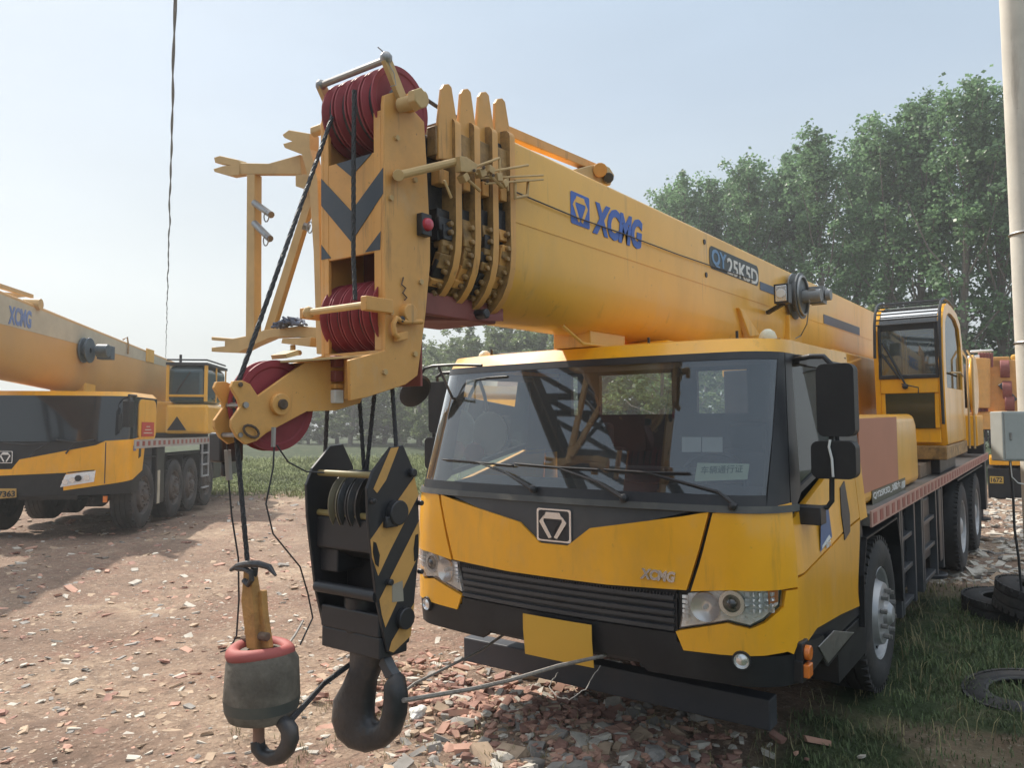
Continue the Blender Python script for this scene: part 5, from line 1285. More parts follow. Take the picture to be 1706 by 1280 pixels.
cs_ = lsz(176, 760)[0]; lshell([[(cs_ - .007, lsz(176, 806)[1]), (cs_ + .007, lsz(176, 806)[1]), (cs_ + .007, zz1 - .02), (cs_ - .007, zz1 - .02)]], .0145, .002, [BLK], "panel_seam")
lshell([[(LS + .22, zz1 - .30), (LS + .32, zz1 - .27), (LS + .34, zz1 - .08), (LS + .24, zz1 - .10)]], .018, .01, [BLK], "door_handle")
lshell([[(LS - .02, zz1 - .17), (LS + .10, zz1 - .17), (LS + .10, zz1 - .08), (LS - .02, zz1 - .08)]], .016, .003, [mat("blue_badge", (.15, .18, .28), .4)], "side_badge")
lshell([L((112, 789), (114, 787), (158, 783), (158, 785))], .026, .003, [BLK], "headlight_trim")
mb = MB()
for u, v in ((110, 803), (122, 800), (146, 796)): c = lcab(*lsz(u, v)) + V((0, -.028, 0)); mb.cyl(c, c + V((0, -.012, 0)), .045, 14)
mb.build("lamp_bowl", [CHR], lc)
mb = MB(); c = LPx(214, 690, 'x', LH + .12); mb.box(c, (.10, .22, .42)); mb.tube([V((LH - .02, .5, c.z + .32)), V((LH + .12, c.y, c.z + .3)), V((LH + .12, c.y, c.z + .15))], .02, 6); mb.build("mirror", [PLA], lc, bevel=.02)
for (y_, z_2) in ((1.9, .5), (2.3, .7)): pass
mb = MB(); mb.bb(LH - .06, LH + .0, 1.62, 1.74, .35, .95); mb.build("jack_post", [mat("cream_jack", (.5, .47, .38), .6, dirt=.4)], lc)
mb = MB(); random.seed(9)
for k in range(9):
    y_ = .2 + k * .9; mb.tube([(LH - .25, y_, 1.0), (LH - .18, y_ + .2, .7 + .1 * random.random()), (LH - .3, y_ + .5, .95)], .018, 6)
mb.build("brake_hose", [BLK], lc)
# deck, frame, wheels
dk0, dk1 = LPx(222, 738, 'x', LH), LPx(350, 735, 'x', LH)
zd = dk0.z
mb = MB(); mb.bb(-LH, LH, dk0.y, 9.5, zd - .02, zd + .03); mb.build("deck", [DECK], lc)
mb = MB(); mb.bb(LH + .001, LH + .02, dk0.y, 9.4, zd - .10, zd + .05); ed = mb.build("deck_edge", [mat("pale_deck_edge", (.40, .38, .36), .5)], lc)
mb = MB(); y = dk0.y + .1
while y < 9.2: mb.bb(LH + .0205, LH + .023, y, y + .12, zd - .06, zd + .02); y += .27
mb.build("reflective_tape", [REDT], ed)
mb = MB(); mb.bb(-.45, .45, .3, 9.3, .55, 1.1); mb.bb(-1.1, 1.1, .3, .9, .7, 1.2); mb.build("chassis_frame", [BLK], lc)
wy = [.95]
for u in (292, 318, 345): wy.append(LPx(u, 812, 'x', LH).y)
print("DBG left wheels", wy, zd, zR, LF.M.translation)
DRIM = mat('dusty_brown_rim', (.085, .075, .07), .7, var=.3, dirt=.5, dcol=(.16, .13, .11))
for y in wy:
    for sg in (1, -1): add_wheel(lc, (sg * (LH - .02), y, .56), .56, .36, sg, True, DRIM)
mb = MB()
for i, y in enumerate(wy):
    for sg in (1, -1):
        x0, x1 = sorted((sg * (LH - .38), sg * LH)); mb.bb(x0, x1, y - .55, y + .55, 1.2, 1.22); mb.bb(x0, x1, y - .62, y - .60, .8, 1.2)
mb.build("mudguard", [PLA], lc)
mb = MB(); yl = LPx(262, 780, 'x', LH).y
mb.bb(LH - .3, LH - .01, wy[0] + .62, wy[1] - .62, .35, zd - .1) if wy[1] - wy[0] > 1.3 else None
mb.bb(LH - .35, LH - .03, wy[3] + .6, 8.5, .55, zd - .1); mb.bb(-LH + .03, -LH + .35, wy[3] + .6, 8.5, .55, zd - .1); mb.build("side_box", [BLK], lc, bevel=.02)
mb = MB()
for k in range(4): q = LPx(342, 756 + k * 19, 'x', LH + .05); mb.bb(LH + .02, LH + .06, q.y - .25, q.y + .25, q.z, q.z + .035)
for o in (-.25, .25): mb.bb(LH + .02, LH + .05, q.y + o - .02, q.y + o + .02, .7, zd - .1)
mb.build("ladder", [mat("pale_ladder_steel", (.35, .36, .38), .5)], lc)
# superstructure + operator's cab
oy = 4.6
a1, a2 = LPx(277, 665, 'y', oy), LPx(345, 609, 'y', oy)
mb = MB(); mb.bb(a1.x, a2.x, oy, oy + 1.7, a1.z - .1, a2.z); oc2 = mb.build("operator_cab", [mat("dark_teal_cab_glass", (.04, .075, .09), .12, coat=.5)], lc, bevel=.16, seg=5)
mb = MB(); mb.bb(a1.x - .02, a2.x + .02, oy - .03, oy + 1.75, a2.z, a2.z + .06); mb.tube([(a1.x, oy, a2.z + .12), (a2.x, oy, a2.z + .12), (a2.x, oy + 1.6, a2.z + .12)], .02, 6); mb.cyl(((a1.x + a2.x) / 2 - .2, oy + .2, a2.z + .06), ((a1.x + a2.x) / 2 - .2, oy + .2, a2.z + .25), .03, 8)
mb.build("cab_roof_rail", [BLK], oc2)
mb = MB()
for x_ in (a1.x + .02, a2.x - .02): mb.bb(x_ - .03, x_ + .03, oy - .012, oy + .02, a1.z - .05, a2.z)
for y_ in (.03, .8, 1.66): mb.bb(a2.x - .01, a2.x + .012, oy + y_ - .03, oy + y_ + .03, a1.z - .05, a2.z)
mb.bb(a1.x, a2.x, oy - .014, oy + .02, a1.z + .05, a1.z + .10); mb.build("window_frame", [YELB], oc2)
mb = MB(); mb.tube([(a1.x + .2, oy - .03, a1.z + .12), (a1.x + .5, oy - .03, a1.z + .6)], .015, 5); mb.build("wiper", [BLK], oc2)
mb = MB(); mb.bb(a1.x + .15, a2.x - .15, oy + .8, oy + 1.0, a1.z, a1.z + .8); mb.build("operator_seat", [INTD], oc2)
mb = MB(); q = LPx(280, 745, 'y', oy - .1); mb.bb(a1.x, a2.x + .05, oy - .05, oy + 3.4, zd + .12, a1.z - .12); mb.bb(-1.2, a1.x, oy + .5, oy + 4.5, zd + .1, ztop(7) - 1.05); mb.build("slewing_frame", [YELB], lc, bevel=.06)
mb = MB(); mb.cyl((0, oy + 1.2, zd + .03), (0, oy + 1.2, zd + .14), 1.0, 24); mb.prism([(.5, oy - .07, zd + .2), (.9, oy - .07, zd + .2), (.7, oy - .07, zd + .5)], (0, .02, 0)); mb.build("turntable", [BLK], lc)

# ================================================================== GROUND
def sstep(a, b, x):
    t = max(0, min(1, (x - a) / (b - a))); return t * t * (3 - 2 * t)
def gz(x, y):
    z = .022 * max(0, min(y - 3.8, 11)) * sstep(-5.5, -3.8, x)
    d = math.hypot(x, y)
    z += .05 * noise.noise(V((x * .35, y * .35, 3))) * sstep(1, 6, d)
    z += (.045 * noise.noise(V((x * 1.7, y * 1.7, 7))) + .028 * noise.noise(V((x * 5, y * 5, 1))) + .014 * abs(noise.noise(V((x * 13, y * 13, 4))))) * sstep(40, 12, d)
    z += .09 * math.exp(-(((x + 2.6) / .9) ** 2 + ((y - 3.75) / .35) ** 2)) + .05 * math.exp(-(((x + 2.2) / .8) ** 2 + ((y - 2.9) / .5) ** 2))
    dp = -.59 * x + .807 * y
    z += .5 * sstep(22, 40, dp) + .25 * noise.noise(V((x * .12, y * .12, 5))) * sstep(18, 30, dp)
    return z - .02
def grassy(x, y):
    dp = -.59 * x + .807 * y; n = noise.noise(V((x * .9, y * .9, 2))) * .6 + noise.noise(V((x * 3, y * 3, 9))) * .35
    a = sstep(-1.75, -1.25, x + n * .5) * sstep(9.8, 8.4, y + n) * (1 - .5 * sstep(.28, .45, noise.noise(V((x * 1.1, y * 1.1, 31)))))
    b = sstep(19.5, 22.5, dp + n * 2.2)
    return max(a, b)
def warp(t): return math.copysign(abs(t) * 9 + (abs(t) ** 4.2) * 420, t)
NG = 300
xs = [warp(2 * i / NG - 1) - 3.0 for i in range(NG + 1)]; ysg = [warp(2 * i / NG - 1) + 5.0 for i in range(NG + 1)]
me = bpy.data.meshes.new("ground")
vs = [(x, y, gz(x, y)) for y in ysg for x in xs]
fs = [(j * (NG + 1) + i, j * (NG + 1) + i + 1, (j + 1) * (NG + 1) + i + 1, (j + 1) * (NG + 1) + i) for j in range(NG) for i in range(NG)]
me.from_pydata(vs, [], fs); me.polygons.foreach_set("use_smooth", [True] * len(fs))
at_ = me.attributes.new("cover", 'FLOAT', 'POINT'); at_.data.foreach_set("value", [grassy(x, y) for y in ysg for x in xs])
m = bpy.data.materials.new("yard_dirt"); m.use_nodes = True; N, L = m.node_tree.nodes, m.node_tree.links; b = N["Principled BSDF"]; b.inputs["Roughness"].default_value = .95; b.inputs["Specular IOR Level"].default_value = .2
tc = N.new("ShaderNodeTexCoord")
def nz(sc, det=8, ro=.65):
    n = N.new("ShaderNodeTexNoise"); n.inputs["Scale"].default_value = sc; n.inputs["Detail"].default_value = det; n.inputs["Roughness"].default_value = ro; L.new(tc.outputs["Object"], n.inputs["Vector"]); return n.outputs["Fac"]
def ramp(s, pts):
    r = N.new("ShaderNodeValToRGB"); e = r.color_ramp.elements
    e[0].position, e[0].color = pts[0][0], (*pts[0][1], 1); e[1].position, e[1].color = pts[-1][0], (*pts[-1][1], 1)
    for p_, c_ in pts[1:-1]: q = e.new(p_); q.color = (*c_, 1)
    L.new(s, r.inputs[0]); return r.outputs[0]
def mixc(f, a, b_):
    x = N.new("ShaderNodeMix"); x.data_type = 'RGBA'; L.new(f, x.inputs["Factor"])
    for k, v in (("A", a), ("B", b_)):
        if isinstance(v, tuple): x.inputs[k].default_value = (*v, 1)
        else: L.new(v, x.inputs[k])
    return x.outputs["Result"]
def rng(s, a, b_, c=0, d=1):
    r = N.new("ShaderNodeMapRange"); r.inputs[1].default_value = a; r.inputs[2].default_value = b_; r.inputs[3].default_value = c; r.inputs[4].default_value = d; L.new(s, r.inputs[0]); return r.outputs[0]
base = ramp(nz(.55), [(.30, (.16, .105, .08)), (.5, (.30, .21, .155)), (.68, (.46, .345, .25))])
base = mixc(rng(nz(1.3, 10, .75), .50, .68), base, (.27, .155, .115))
base = mixc(rng(nz(9, 10, .75), .48, .62, 0, .75), base, (.17, .12, .09))
base = mixc(rng(nz(3.4, 12, .8), .50, .62, 0, .55), base, (.17, .12, .095))
base = mixc(rng(nz(26, 6, .7), .58, .66, 0, .85), base, (.55, .47, .39))
base = mixc(rng(nz(70, 4, .7), .55, .68, 0, .6), base, (.14, .10, .08))
vo = N.new("ShaderNodeTexVoronoi"); vo.inputs["Scale"].default_value = 22; L.new(tc.outputs["Object"], vo.inputs["Vector"])
base = mixc(rng(vo.outputs["Distance"], .0, .22, .35, 0), base, (.50, .36, .28))
grass_c = ramp(nz(2.2), [(.3, (.02, .032, .014)), (.5, (.04, .058, .025)), (.7, (.10, .095, .055))])
ca = N.new("ShaderNodeAttribute"); ca.attribute_name = "cover"
L.new(mixc(ca.outputs["Fac"], base, grass_c), b.inputs["Base Color"])
bp_ = N.new("ShaderNodeBump"); bp_.inputs["Distance"].default_value = .03; bp_.inputs["Strength"].default_value = .9
ad = N.new("ShaderNodeMath"); ad.operation = 'ADD'; L.new(nz(14, 10, .75), ad.inputs[0]); L.new(rng(vo.outputs["Distance"], 0, .5, .5, 0), ad.inputs[1]); L.new(ad.outputs[0], bp_.inputs["Height"]); L.new(bp_.outputs[0], b.inputs["Normal"])
me.materials.append(m); g_o = link("ground", me); tag(g_o, kind="structure")

# ------------------------------------------------------------------ rubble (uncountable)
random.seed(11)
R_ = random.random
def gp(u, v): p = W0.P(u, v, 'z', 0.02); return p.x, p.y
STM = [mat("brick_rubble", (.30, .165, .13), .9, var=.3, vs=12), mat("pale_rubble", (.50, .46, .40), .9, var=.25, vs=9), mat("grey_rubble", (.27, .25, .23), .9, var=.25, vs=9), mat("tan_rubble", (.42, .31, .22), .9, var=.25, vs=9), mat("pink_tile_rubble", (.48, .28, .21), .9, var=.2, vs=9)]
def stone(mb, x, y, s, m, flat=.6, zo=0):
    a = R_() * 6.28; tx, ty = (R_() - .5) * .7, (R_() - .5) * .7
    M3 = (Matrix.Rotation(a, 3, 'Z') @ Matrix.Rotation(tx, 3, 'X') @ Matrix.Rotation(ty, 3, 'Y'))
    if R_() < .45:   # broken brick / tile piece
        d = (s * (1 + R_()), s * (.6 + .5 * R_()), s * flat * .7); vs = []
        for k in (-1, 1):
            for p, q in ((-1, -1), (1, -1), (1, 1), (-1, 1)): vs.append(M3 @ V((p * d[0] / 2 * (.7 + .5 * R_()), q * d[1] / 2 * (.7 + .5 * R_()), k * d[2] / 2 * (.8 + .4 * R_()))))
        fs_ = [(3, 2, 1, 0), (4, 5, 6, 7), (0, 1, 5, 4), (1, 2, 6, 5), (2, 3, 7, 6), (3, 0, 4, 7)]
    else:
        vs = [M3 @ V((math.cos(t) * s * .5 * (.7 + .6 * R_()), math.sin(t) * s * .4 * (.7 + .6 * R_()), s * flat * .5 * (.4 if k else -.4) * (.6 + R_()))) for k in (0, 1) for t in [j * 1.2566 + (.4 if k else 0) for j in range(5)]]
        vs += [M3 @ V((0, 0, s * flat * .45)), M3 @ V((0, 0, -s * flat * .3))]
        fs_ = [(j, (j + 1) % 5, 5 + (j + 1) % 5, 5 + j) for j in range(5)] + [(5 + j, 5 + (j + 1) % 5, 10) for j in range(5)] + [((j + 1) % 5, j, 11) for j in range(5)]
    c = V((x, y, gz(x, y) + s * flat * .12 + zo)); mb.add([p + c for p in vs], fs_, m)
mb = MB(); n = 0
while n < 2100:      # heap in front of the bumper
    u, v = random.uniform(560, 1240), random.uniform(1085, 1330); x, y = gp(u, v)
    if R_() > sstep(560, 760, u + 60 * noise.noise(V((x * 3, y * 3, 0)))) * (1 - .8 * sstep(1080, 1200, u)): continue
    stone(mb, x, y, random.choice((.012, .018, .02, .03, .04, .055, .08)) * (.7 + .6 * R_()), random.choice((0, 0, 1, 2, 2, 2, 3, 3, 4)), zo=-.014 * R_()); n += 1
for k in range(1500):   # broken bricks on the ridge under the cab
    x, y = random.gauss(-2.7, .7), random.gauss(3.95, .28); stone(mb, x, y, .02 + .06 * R_() ** 2, random.choice((0, 0, 3, 4, 4, 1)), zo=.02 * R_())
tag(mb.build("brick_rubble", STM, None, merge=False), "broken bricks, tiles and stones heaped on the dirt before the cab bumper", "rubble", kind="stuff")
mb = MB(); n = 0
while n < 9500:
    u, v = random.uniform(-60, 1000), 815 + 520 * R_() ** 1.3; x, y = gp(u, v)
    if grassy(x, y) > .5: continue
    d = math.hypot(x, y); stone(mb, x, y, (.007 + .05 * R_() ** 4.5) * (.6 + d * .11), random.choice((1, 1, 2, 3, 3, 3, 4, 4, 0)), flat=.35, zo=-.004); n += 1
for k in range(1500):
    u, v = random.uniform(1560, 1760), random.uniform(845, 985); x, y = gp(u, v); stone(mb, x, y, .03 + .10 * R_() ** 2, random.choice((1, 1, 1, 2, 3)), flat=.4)
tag(mb.build("loose_stones", STM, None, merge=False), "small pebbles and chips strewn across the sunlit dirt yard", "stones", kind="stuff")
# a few lumps one can point at
def lump(name, label, cat, u, v, s, m, group=None, seed=1):
    random.seed(seed); x, y = gp(u, v); bm = bmesh.new(); bmesh.ops.create_icosphere(bm, subdivisions=3, radius=1)
    for w_ in bm.verts:
        k = 1 + .35 * noise.noise(w_.co * 1.3 + V((seed, 0, 0))) + .12 * noise.noise(w_.co * 4); w_.co = V((w_.co.x * s[0] * k, w_.co.y * s[1] * k, w_.co.z * s[2] * k))
    me = bpy.data.meshes.new(name); bm.to_mesh(me); bm.free(); me.materials.append(m); o = link(name, me); o.location = (x, y, gz(x, y) + s[2] * .3); o.rotation_euler = (0, 0, seed); tag(o, label, cat, group); return o
WST = mat("white_stone", (.66, .65, .62), .85, var=.12, vs=10, bump=.5, bs=25)
lump("white_stone", "largest white stone on the rubble just right of the big hook", "stone", 697, 1190, (.085, .05, .04), WST, seed=2)
lump("white_stone", "small white stone at the bottom of the rubble heap, below the bumper", "stone", 803, 1258, (.03, .03, .025), WST, seed=3)
lump("grey_stone", "smooth grey stone half in the grass at the bottom edge", "stone", 1090, 1262, (.09, .06, .05), mat("grey_stone", (.33, .31, .29), .9, var=.15, bump=.4, bs=20), seed=5)
# ------------------------------------------------------------------ grass
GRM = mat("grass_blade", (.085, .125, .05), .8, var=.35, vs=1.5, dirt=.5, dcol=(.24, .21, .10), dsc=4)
random.seed(21)
def blades(mb, x, y, n, h, w, spread):
    for _ in range(n):
        a = R_() * 6.28; bx_, by_ = x + random.gauss(0, spread), y + random.gauss(0, spread); z = gz(bx_, by_) - .005; hh = h * (.4 + R_()); le = hh * (.2 + .7 * R_())
        c, s_ = math.cos(a), math.sin(a); px_, py_ = -s_ * w / 2, c * w / 2; k = len(mb.v)
        mb.v += [V((bx_ - px_, by_ - py_, z)), V((bx_ + px_, by_ + py_, z)), V((bx_ + c * le * .35 + px_ * .7, by_ + s_ * le * .35 + py_ * .7, z + hh * .65)), V((bx_ + c * le * .35 - px_ * .7, by_ + s_ * le * .35 - py_ * .7, z + hh * .65)), V((bx_ + c * le, by_ + s_ * le, z + hh * (.85 + .1 * R_())))]
        mb.f += [[k, k + 1, k + 2, k + 3], [k + 3, k + 2, k + 4]]; mb.m += [0, 0]; mb.sh += [False, False]
mb = MB(); n = 0
while n < 9000:
    x, y = random.uniform(-2.0, 2.6), random.uniform(2.0, 10)
    if R_() > grassy(x, y) or (x < -1.0 and 5 < y < 14.6 and R_() < .8): continue
    d = math.hypot(x, y); blades(mb, x, y, 5, .05 + .04 * noise.noise(V((x, y, 4))), .004 + d * .0006, .035); n += 1
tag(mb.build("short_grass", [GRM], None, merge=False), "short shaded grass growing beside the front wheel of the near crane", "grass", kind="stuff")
mb = MB()
for k in range(900):
    x, y = random.uniform(-1.6, 2.4), random.uniform(2.2, 9.5); d = math.hypot(x, y); blades(mb, x, y, 3, .12, .003 + d * .0005, .05)
for k in range(250):
    x, y = random.uniform(-4, -1.2), random.uniform(2.6, 4.5); blades(mb, x, y, 6, .05, .005, .02)
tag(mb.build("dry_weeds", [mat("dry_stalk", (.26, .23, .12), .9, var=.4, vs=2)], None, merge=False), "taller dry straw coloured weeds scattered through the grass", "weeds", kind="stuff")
mb = MB(); n = 0
while n < 8000:
    dp = random.uniform(19.5, 34) ; u = random.uniform(330, 760); q = V((0, 0, 0)) + (_F * dp) + _R * ((u - 853) / FOC * dp); x, y = q.x, q.y
    if R_() > grassy(x, y): continue
    blades(mb, x, y, 4, .08 + .10 * max(0, noise.noise(V((x * .5, y * .5, 4)))) + .25 * sstep(27, 34, dp), .03, .12); n += 1
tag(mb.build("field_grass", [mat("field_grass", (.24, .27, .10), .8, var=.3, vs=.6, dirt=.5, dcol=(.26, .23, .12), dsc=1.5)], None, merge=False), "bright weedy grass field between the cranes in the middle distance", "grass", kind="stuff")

# ================================================================== TREES
def leafmat(name, col, tr=.35):
    m = bpy.data.materials.new(name); m.use_nodes = True; N, L = m.node_tree.nodes, m.node_tree.links
    for n_ in list(N): N.remove(n_)
    o = N.new("ShaderNodeOutputMaterial"); d = N.new("ShaderNodeBsdfPrincipled"); t = N.new("ShaderNodeBsdfTranslucent"); mx_ = N.new("ShaderNodeMixShader"); mx_.inputs[0].default_value = tr
    d.inputs["Roughness"].default_value = .42; d.inputs["Specular IOR Level"].default_value = .5
    tc = N.new("ShaderNodeTexCoord"); no = N.new("ShaderNodeTexNoise"); no.inputs["Scale"].default_value = .9; no.inputs["Detail"].default_value = 5; L.new(tc.outputs["Object"], no.inputs["Vector"])
    wn = N.new("ShaderNodeTexWhiteNoise"); ge = N.new("ShaderNodeNewGeometry"); L.new(ge.outputs["Random Per Island"], wn.inputs["Vector"]); 
    ad_ = N.new("ShaderNodeMath"); ad_.operation = 'MULTIPLY_ADD'; L.new(wn.outputs["Value"], ad_.inputs[0]); ad_.inputs[1].default_value = .35; L.new(no.outputs["Fac"], ad_.inputs[2])
    r = N.new("ShaderNodeValToRGB"); e = r.color_ramp.elements; e[0].position = .35; e[0].color = (*[c * .55 for c in col], 1); e[1].position = 1.0; e[1].color = (*[c * 1.75 for c in col], 1)
    L.new(ad_.outputs[0], r.inputs[0]); L.new(r.outputs[0], d.inputs["Base Color"]); L.new(r.outputs[0], t.inputs[0]); L.new(d.outputs[0], mx_.inputs[1]); L.new(t.outputs[0], mx_.inputs[2]); L.new(mx_.outputs[0], o.inputs[0]); return m
LF1 = leafmat("poplar_leaf", (.14, .235, .115), .5); LF2 = leafmat("willow_leaf", (.13, .17, .07), .5); BARK = mat("bark", (.16, .14, .12), .9, var=.3, vs=5, bump=.6, bs=20)
def make_tree(H, rw, nleaf, ls, seed, poplar=True, leafm=None):
    """trunk and limbs mesh, crown mesh of leaf-sized faces gathered round twigs"""
    random.seed(seed); tk = MB(); lean = V((random.uniform(-.3, .3), random.uniform(-.3, .3), 0))
    ax_ = lambda t: V((lean.x * t * t + .12 * math.sin(t * 5 + seed), lean.y * t * t, H * t))
    tk.tube([ax_(k / 9 * .93) - V((0, 0, .15 if k == 0 else 0)) for k in range(10)], [H * .014 * (1 - k / 9.6) + .02 for k in range(10)], 8, 0)
    tw = []
    nb = 34 if poplar else 22
    for i in range(nb):
        t = .12 + .80 * (i / nb) ** .9 if poplar else .06 + .78 * (i / nb); a = i * 2.4 + random.uniform(-.5, .5); b0 = ax_(t)
        env = rw * (math.sin(math.pi * min(1, (t * .85 + .16))) ** .8) * random.uniform(.5, 1.15)
        up = (env * 1.5 + .8) * random.uniform(.7, 1.3) if poplar else env * .55 * random.uniform(.6, 1.3)
        tip = b0 + V((math.cos(a) * env, math.sin(a) * env, up)); tip.z = min(tip.z, H)
        mid = b0.lerp(tip, .5) + V((math.cos(a), math.sin(a), -.4)) * env * .14
        tk.tube([b0, mid, tip], [H * .0045 * (1.2 - t), H * .003 * (1.2 - t), .012], 5, 0)
        for q in range(5 if poplar else 7):
            f = .3 + .7 * R_(); c = (b0.lerp(mid, f * 2) if f < .5 else mid.lerp(tip, f * 2 - 1)) + V((random.gauss(0, 1), random.gauss(0, 1), random.gauss(0, 1))) * env * .2
            tw.append((c, random.uniform(.22, .5) * (H / 13) ** .5))
    for k in range(14 if poplar else 0):
        a = R_() * 6.28; b0 = ax_(random.uniform(.6, .9)); l_ = random.uniform(.8, 1.7); o_ = V((math.cos(a), math.sin(a), 0)) * rw * random.uniform(.15, .5)
        for q in range(5): tw.append((b0 + o_ * (.4 + .15 * q) + V((0, 0, l_ * q / 4)), .34 - .045 * q))
    for k in range(7): tw.append((ax_(.84 + .16 * k / 6) + V((random.gauss(0, .15), random.gauss(0, .15), 0)), .32 - .02 * k))
    vs, fs_ = [], []
    for i in range(nleaf):
        c, r = random.choice(tw); q = V((random.gauss(0, 1), random.gauss(0, 1), random.gauss(0, 1))); q = c + q.normalized() * r * (R_() ** .5) * (1 if R_() > .1 else 1.5)
        q.z += r * .2
        u_ = V((random.gauss(0, 1), random.gauss(0, 1), random.gauss(0, .6))).normalized(); w_ = u_.cross(V((random.gauss(0, 1), random.gauss(0, 1), random.gauss(0, 1)))).normalized(); s_ = ls * random.uniform(.6, 1.3)
        k = len(vs); vs += [q - u_ * s_ * .5, q + w_ * s_ * .38, q + u_ * s_ * .5, q - w_ * s_ * .38]; fs_.append((k, k + 1, k + 2, k + 3))
    me = bpy.data.meshes.new("crown"); me.from_pydata([tuple(p) for p in vs], [], fs_); me.materials.append(leafm or LF1); me.update()
    t_ = tk.build("trunk", [BARK], None); tm = t_.data; bpy.data.objects.remove(t_); return tm, me
def put_tree(proto, x, y, sc, rz, label, group, z=0):
    r = link("tree", None); r.location = (x, y, gz(x, y) + z); r.rotation_euler = (0, 0, rz); r.scale = sc; tag(r, label, "tree", group)
    link("trunk", proto[0], r); link("crown", proto[1], r); return r
def dpos(u, dp): q = _F * dp + _R * ((u - 853) / FOC * dp); return q.x, q.y
ORD = "first second third fourth fifth sixth seventh eighth ninth tenth eleventh twelfth thirteenth fourteenth fifteenth".split()
POP = [make_tree(13, 1.6, 11000, .15, s) for s in (1, 2, 3)]
BSH = [make_tree(8, 2.6, 9000, .17, s, False, LF2) for s in (11, 12)]
random.seed(77)
row = [(1112, 312, 40), (1150, 292, 38), (1196, 300, 39), (1245, 262, 36), (1300, 278, 38), (1368, 218, 34), (1425, 246, 36), (1482, 196, 32), (1545, 168, 31), (1608, 136, 29), (1672, 148, 29), (1735, 140, 28)]
names = ["leftmost and lowest poplar of the row behind the boom", "second poplar from the left end of the tall row", "third poplar from the left, slightly lower than its neighbours", "fourth poplar from the left with a pointed top", "poplar in a dip of the row, left of the tall one above the model name", "tall poplar standing above the model name on the boom", "poplar in the dip right of the tall one above the boom", "tall poplar above the cable reel", "tall poplar whose top stands left of the operator's cab", "tallest poplar of the row, above the operator's cab", "tall poplar partly behind the concrete pole", "poplar at the right edge behind the concrete pole"]
for i, (u, v, dp) in enumerate(row):
    x, y = dpos(u, dp); h = (715 - v) / FOC * dp + CAMZ - gz(x, y); k = h / 13
    put_tree(POP[i % 3], x, y, (k * 1.05, k * 1.05, k), random.uniform(0, 6), names[i], "tall poplars in a row behind the cranes")
for i in range(0, 11, 2):
    u, v, dp = row[i]; u2, v2, d2 = row[i + 1]; x, y = dpos((u + u2) / 2 + random.uniform(-8, 8), (dp + d2) / 2 + 2.0); h = (715 - (v + v2) / 2 - random.uniform(8, 40) ) / FOC * dp + CAMZ; k = h / 13
    put_tree(POP[(i + 1) % 3], x, y, (k, k, k), random.uniform(0, 6), "slender poplar in the %s gap of the tall row, counted from its left end" % ORD[i], "slender poplars in the gaps of the tall row")
for i in range(0):
    u = 1150 + i * 95 + random.uniform(-15, 15); dp = random.uniform(44, 50); x, y = dpos(u, dp); v = 330 - (u - 1120) * .22 + random.uniform(-10, 35); h = (715 - v) / FOC * dp + CAMZ - gz(x, y)
    put_tree(POP[i % 3], x, y, (h / 13 * 1.2, h / 13 * 1.2, h / 13), random.uniform(0, 6), "poplar of the second row, showing only through gaps in the front row", "second row of poplars")
for i in range(9):
    u = 1100 + i * 75; dp = random.uniform(27, 33); x, y = dpos(u, dp); s_ = random.uniform(.5, .75)
    put_tree(BSH[i % 2], x, y, (s_ * 1.3, s_ * 1.3, s_), random.uniform(0, 6), "%s low bushy tree from the left at the foot of the poplar row" % ORD[i], "bushy undergrowth trees under the poplars")
for i in range(15):
    u = 700 + i * 29 + random.uniform(-6, 6); dp = random.uniform(46, 56); x, y = dpos(u, dp); v = 572 - 38 * sstep(700, 860, u) + random.uniform(-10, 16); h = (715 - v) / FOC * dp + CAMZ - gz(x, y)
    put_tree(BSH[i % 2], x, y, (h / 8 * 1.25, h / 8 * 1.25, h / 8), random.uniform(0, 6), "%s round tree from the left in the line seen under the boom" % ORD[i], "line of trees seen under the boom")
for i in range(15):
    u = 345 + i * 27 + random.uniform(-6, 6); dp = random.uniform(58, 70); x, y = dpos(u, dp); v = 664 - 88 * sstep(440, 660, u) + random.uniform(-12, 14); h = (715 - v) / FOC * dp + CAMZ - gz(x, y)
    put_tree(BSH[i % 2], x, y, (h / 8 * 1.9, h / 8 * 1.9, h / 8), random.uniform(0, 6), "%s far tree from the left beyond the grass field between the cranes" % ORD[i], "far trees beyond the grass field")

# ================================================================== POLE, WIRE, TYRES, TIMBER
pd = 6.6
pt = lambda u, v, d=pd: V((0, 0, CAMZ)) + (_F + _R * ((u - 853) / FOC) + _U * (-(v - 640) / FOC)) * d
a = pt(1668, 0); b = pt(1701, 690); r_ = .125
a = a + _R * r_; b = b + _R * (r_ + .01); d_ = (a - b).normalized()
base = b + d_ * ((-.3 - b.z) / d_.z); top = b + d_ * ((9.0 - b.z) / d_.z)
pole = thing("utility_pole", "pale round concrete pole leaning slightly at the right edge", "pole", (base.x, base.y, 0))
mb = MB(); o_ = V((base.x, base.y, 0)); mb.tube([base - o_, base.lerp(top, .5) - o_, top - o_], [r_ + .02, r_, r_ - .02], 28); mb.build("shaft", [CONC], pole)
mb = MB(); 
for k in range(2): c = base.lerp(top, (.30 + .1 * k)) - o_; mb.tube([c + V((math.cos(t) * (r_ + .008), math.sin(t) * (r_ + .008), 0)) for t in [j * math.pi / 10 for j in range(20)]], .012, 5, closed=True)
mb.build("steel_band", [STEEL], pole)
q0, q1 = pt(1660, 768, pd - .25), pt(1725, 686, pd - .25); bc = (q0 + q1) / 2; Rz = Matrix.Rotation(YAW, 3, 'Z')
bx_o = thing("electric_box", "grey steel switch box fixed to the concrete pole with a cable hanging below", "electric box", (bc.x, bc.y, q0.z)); 
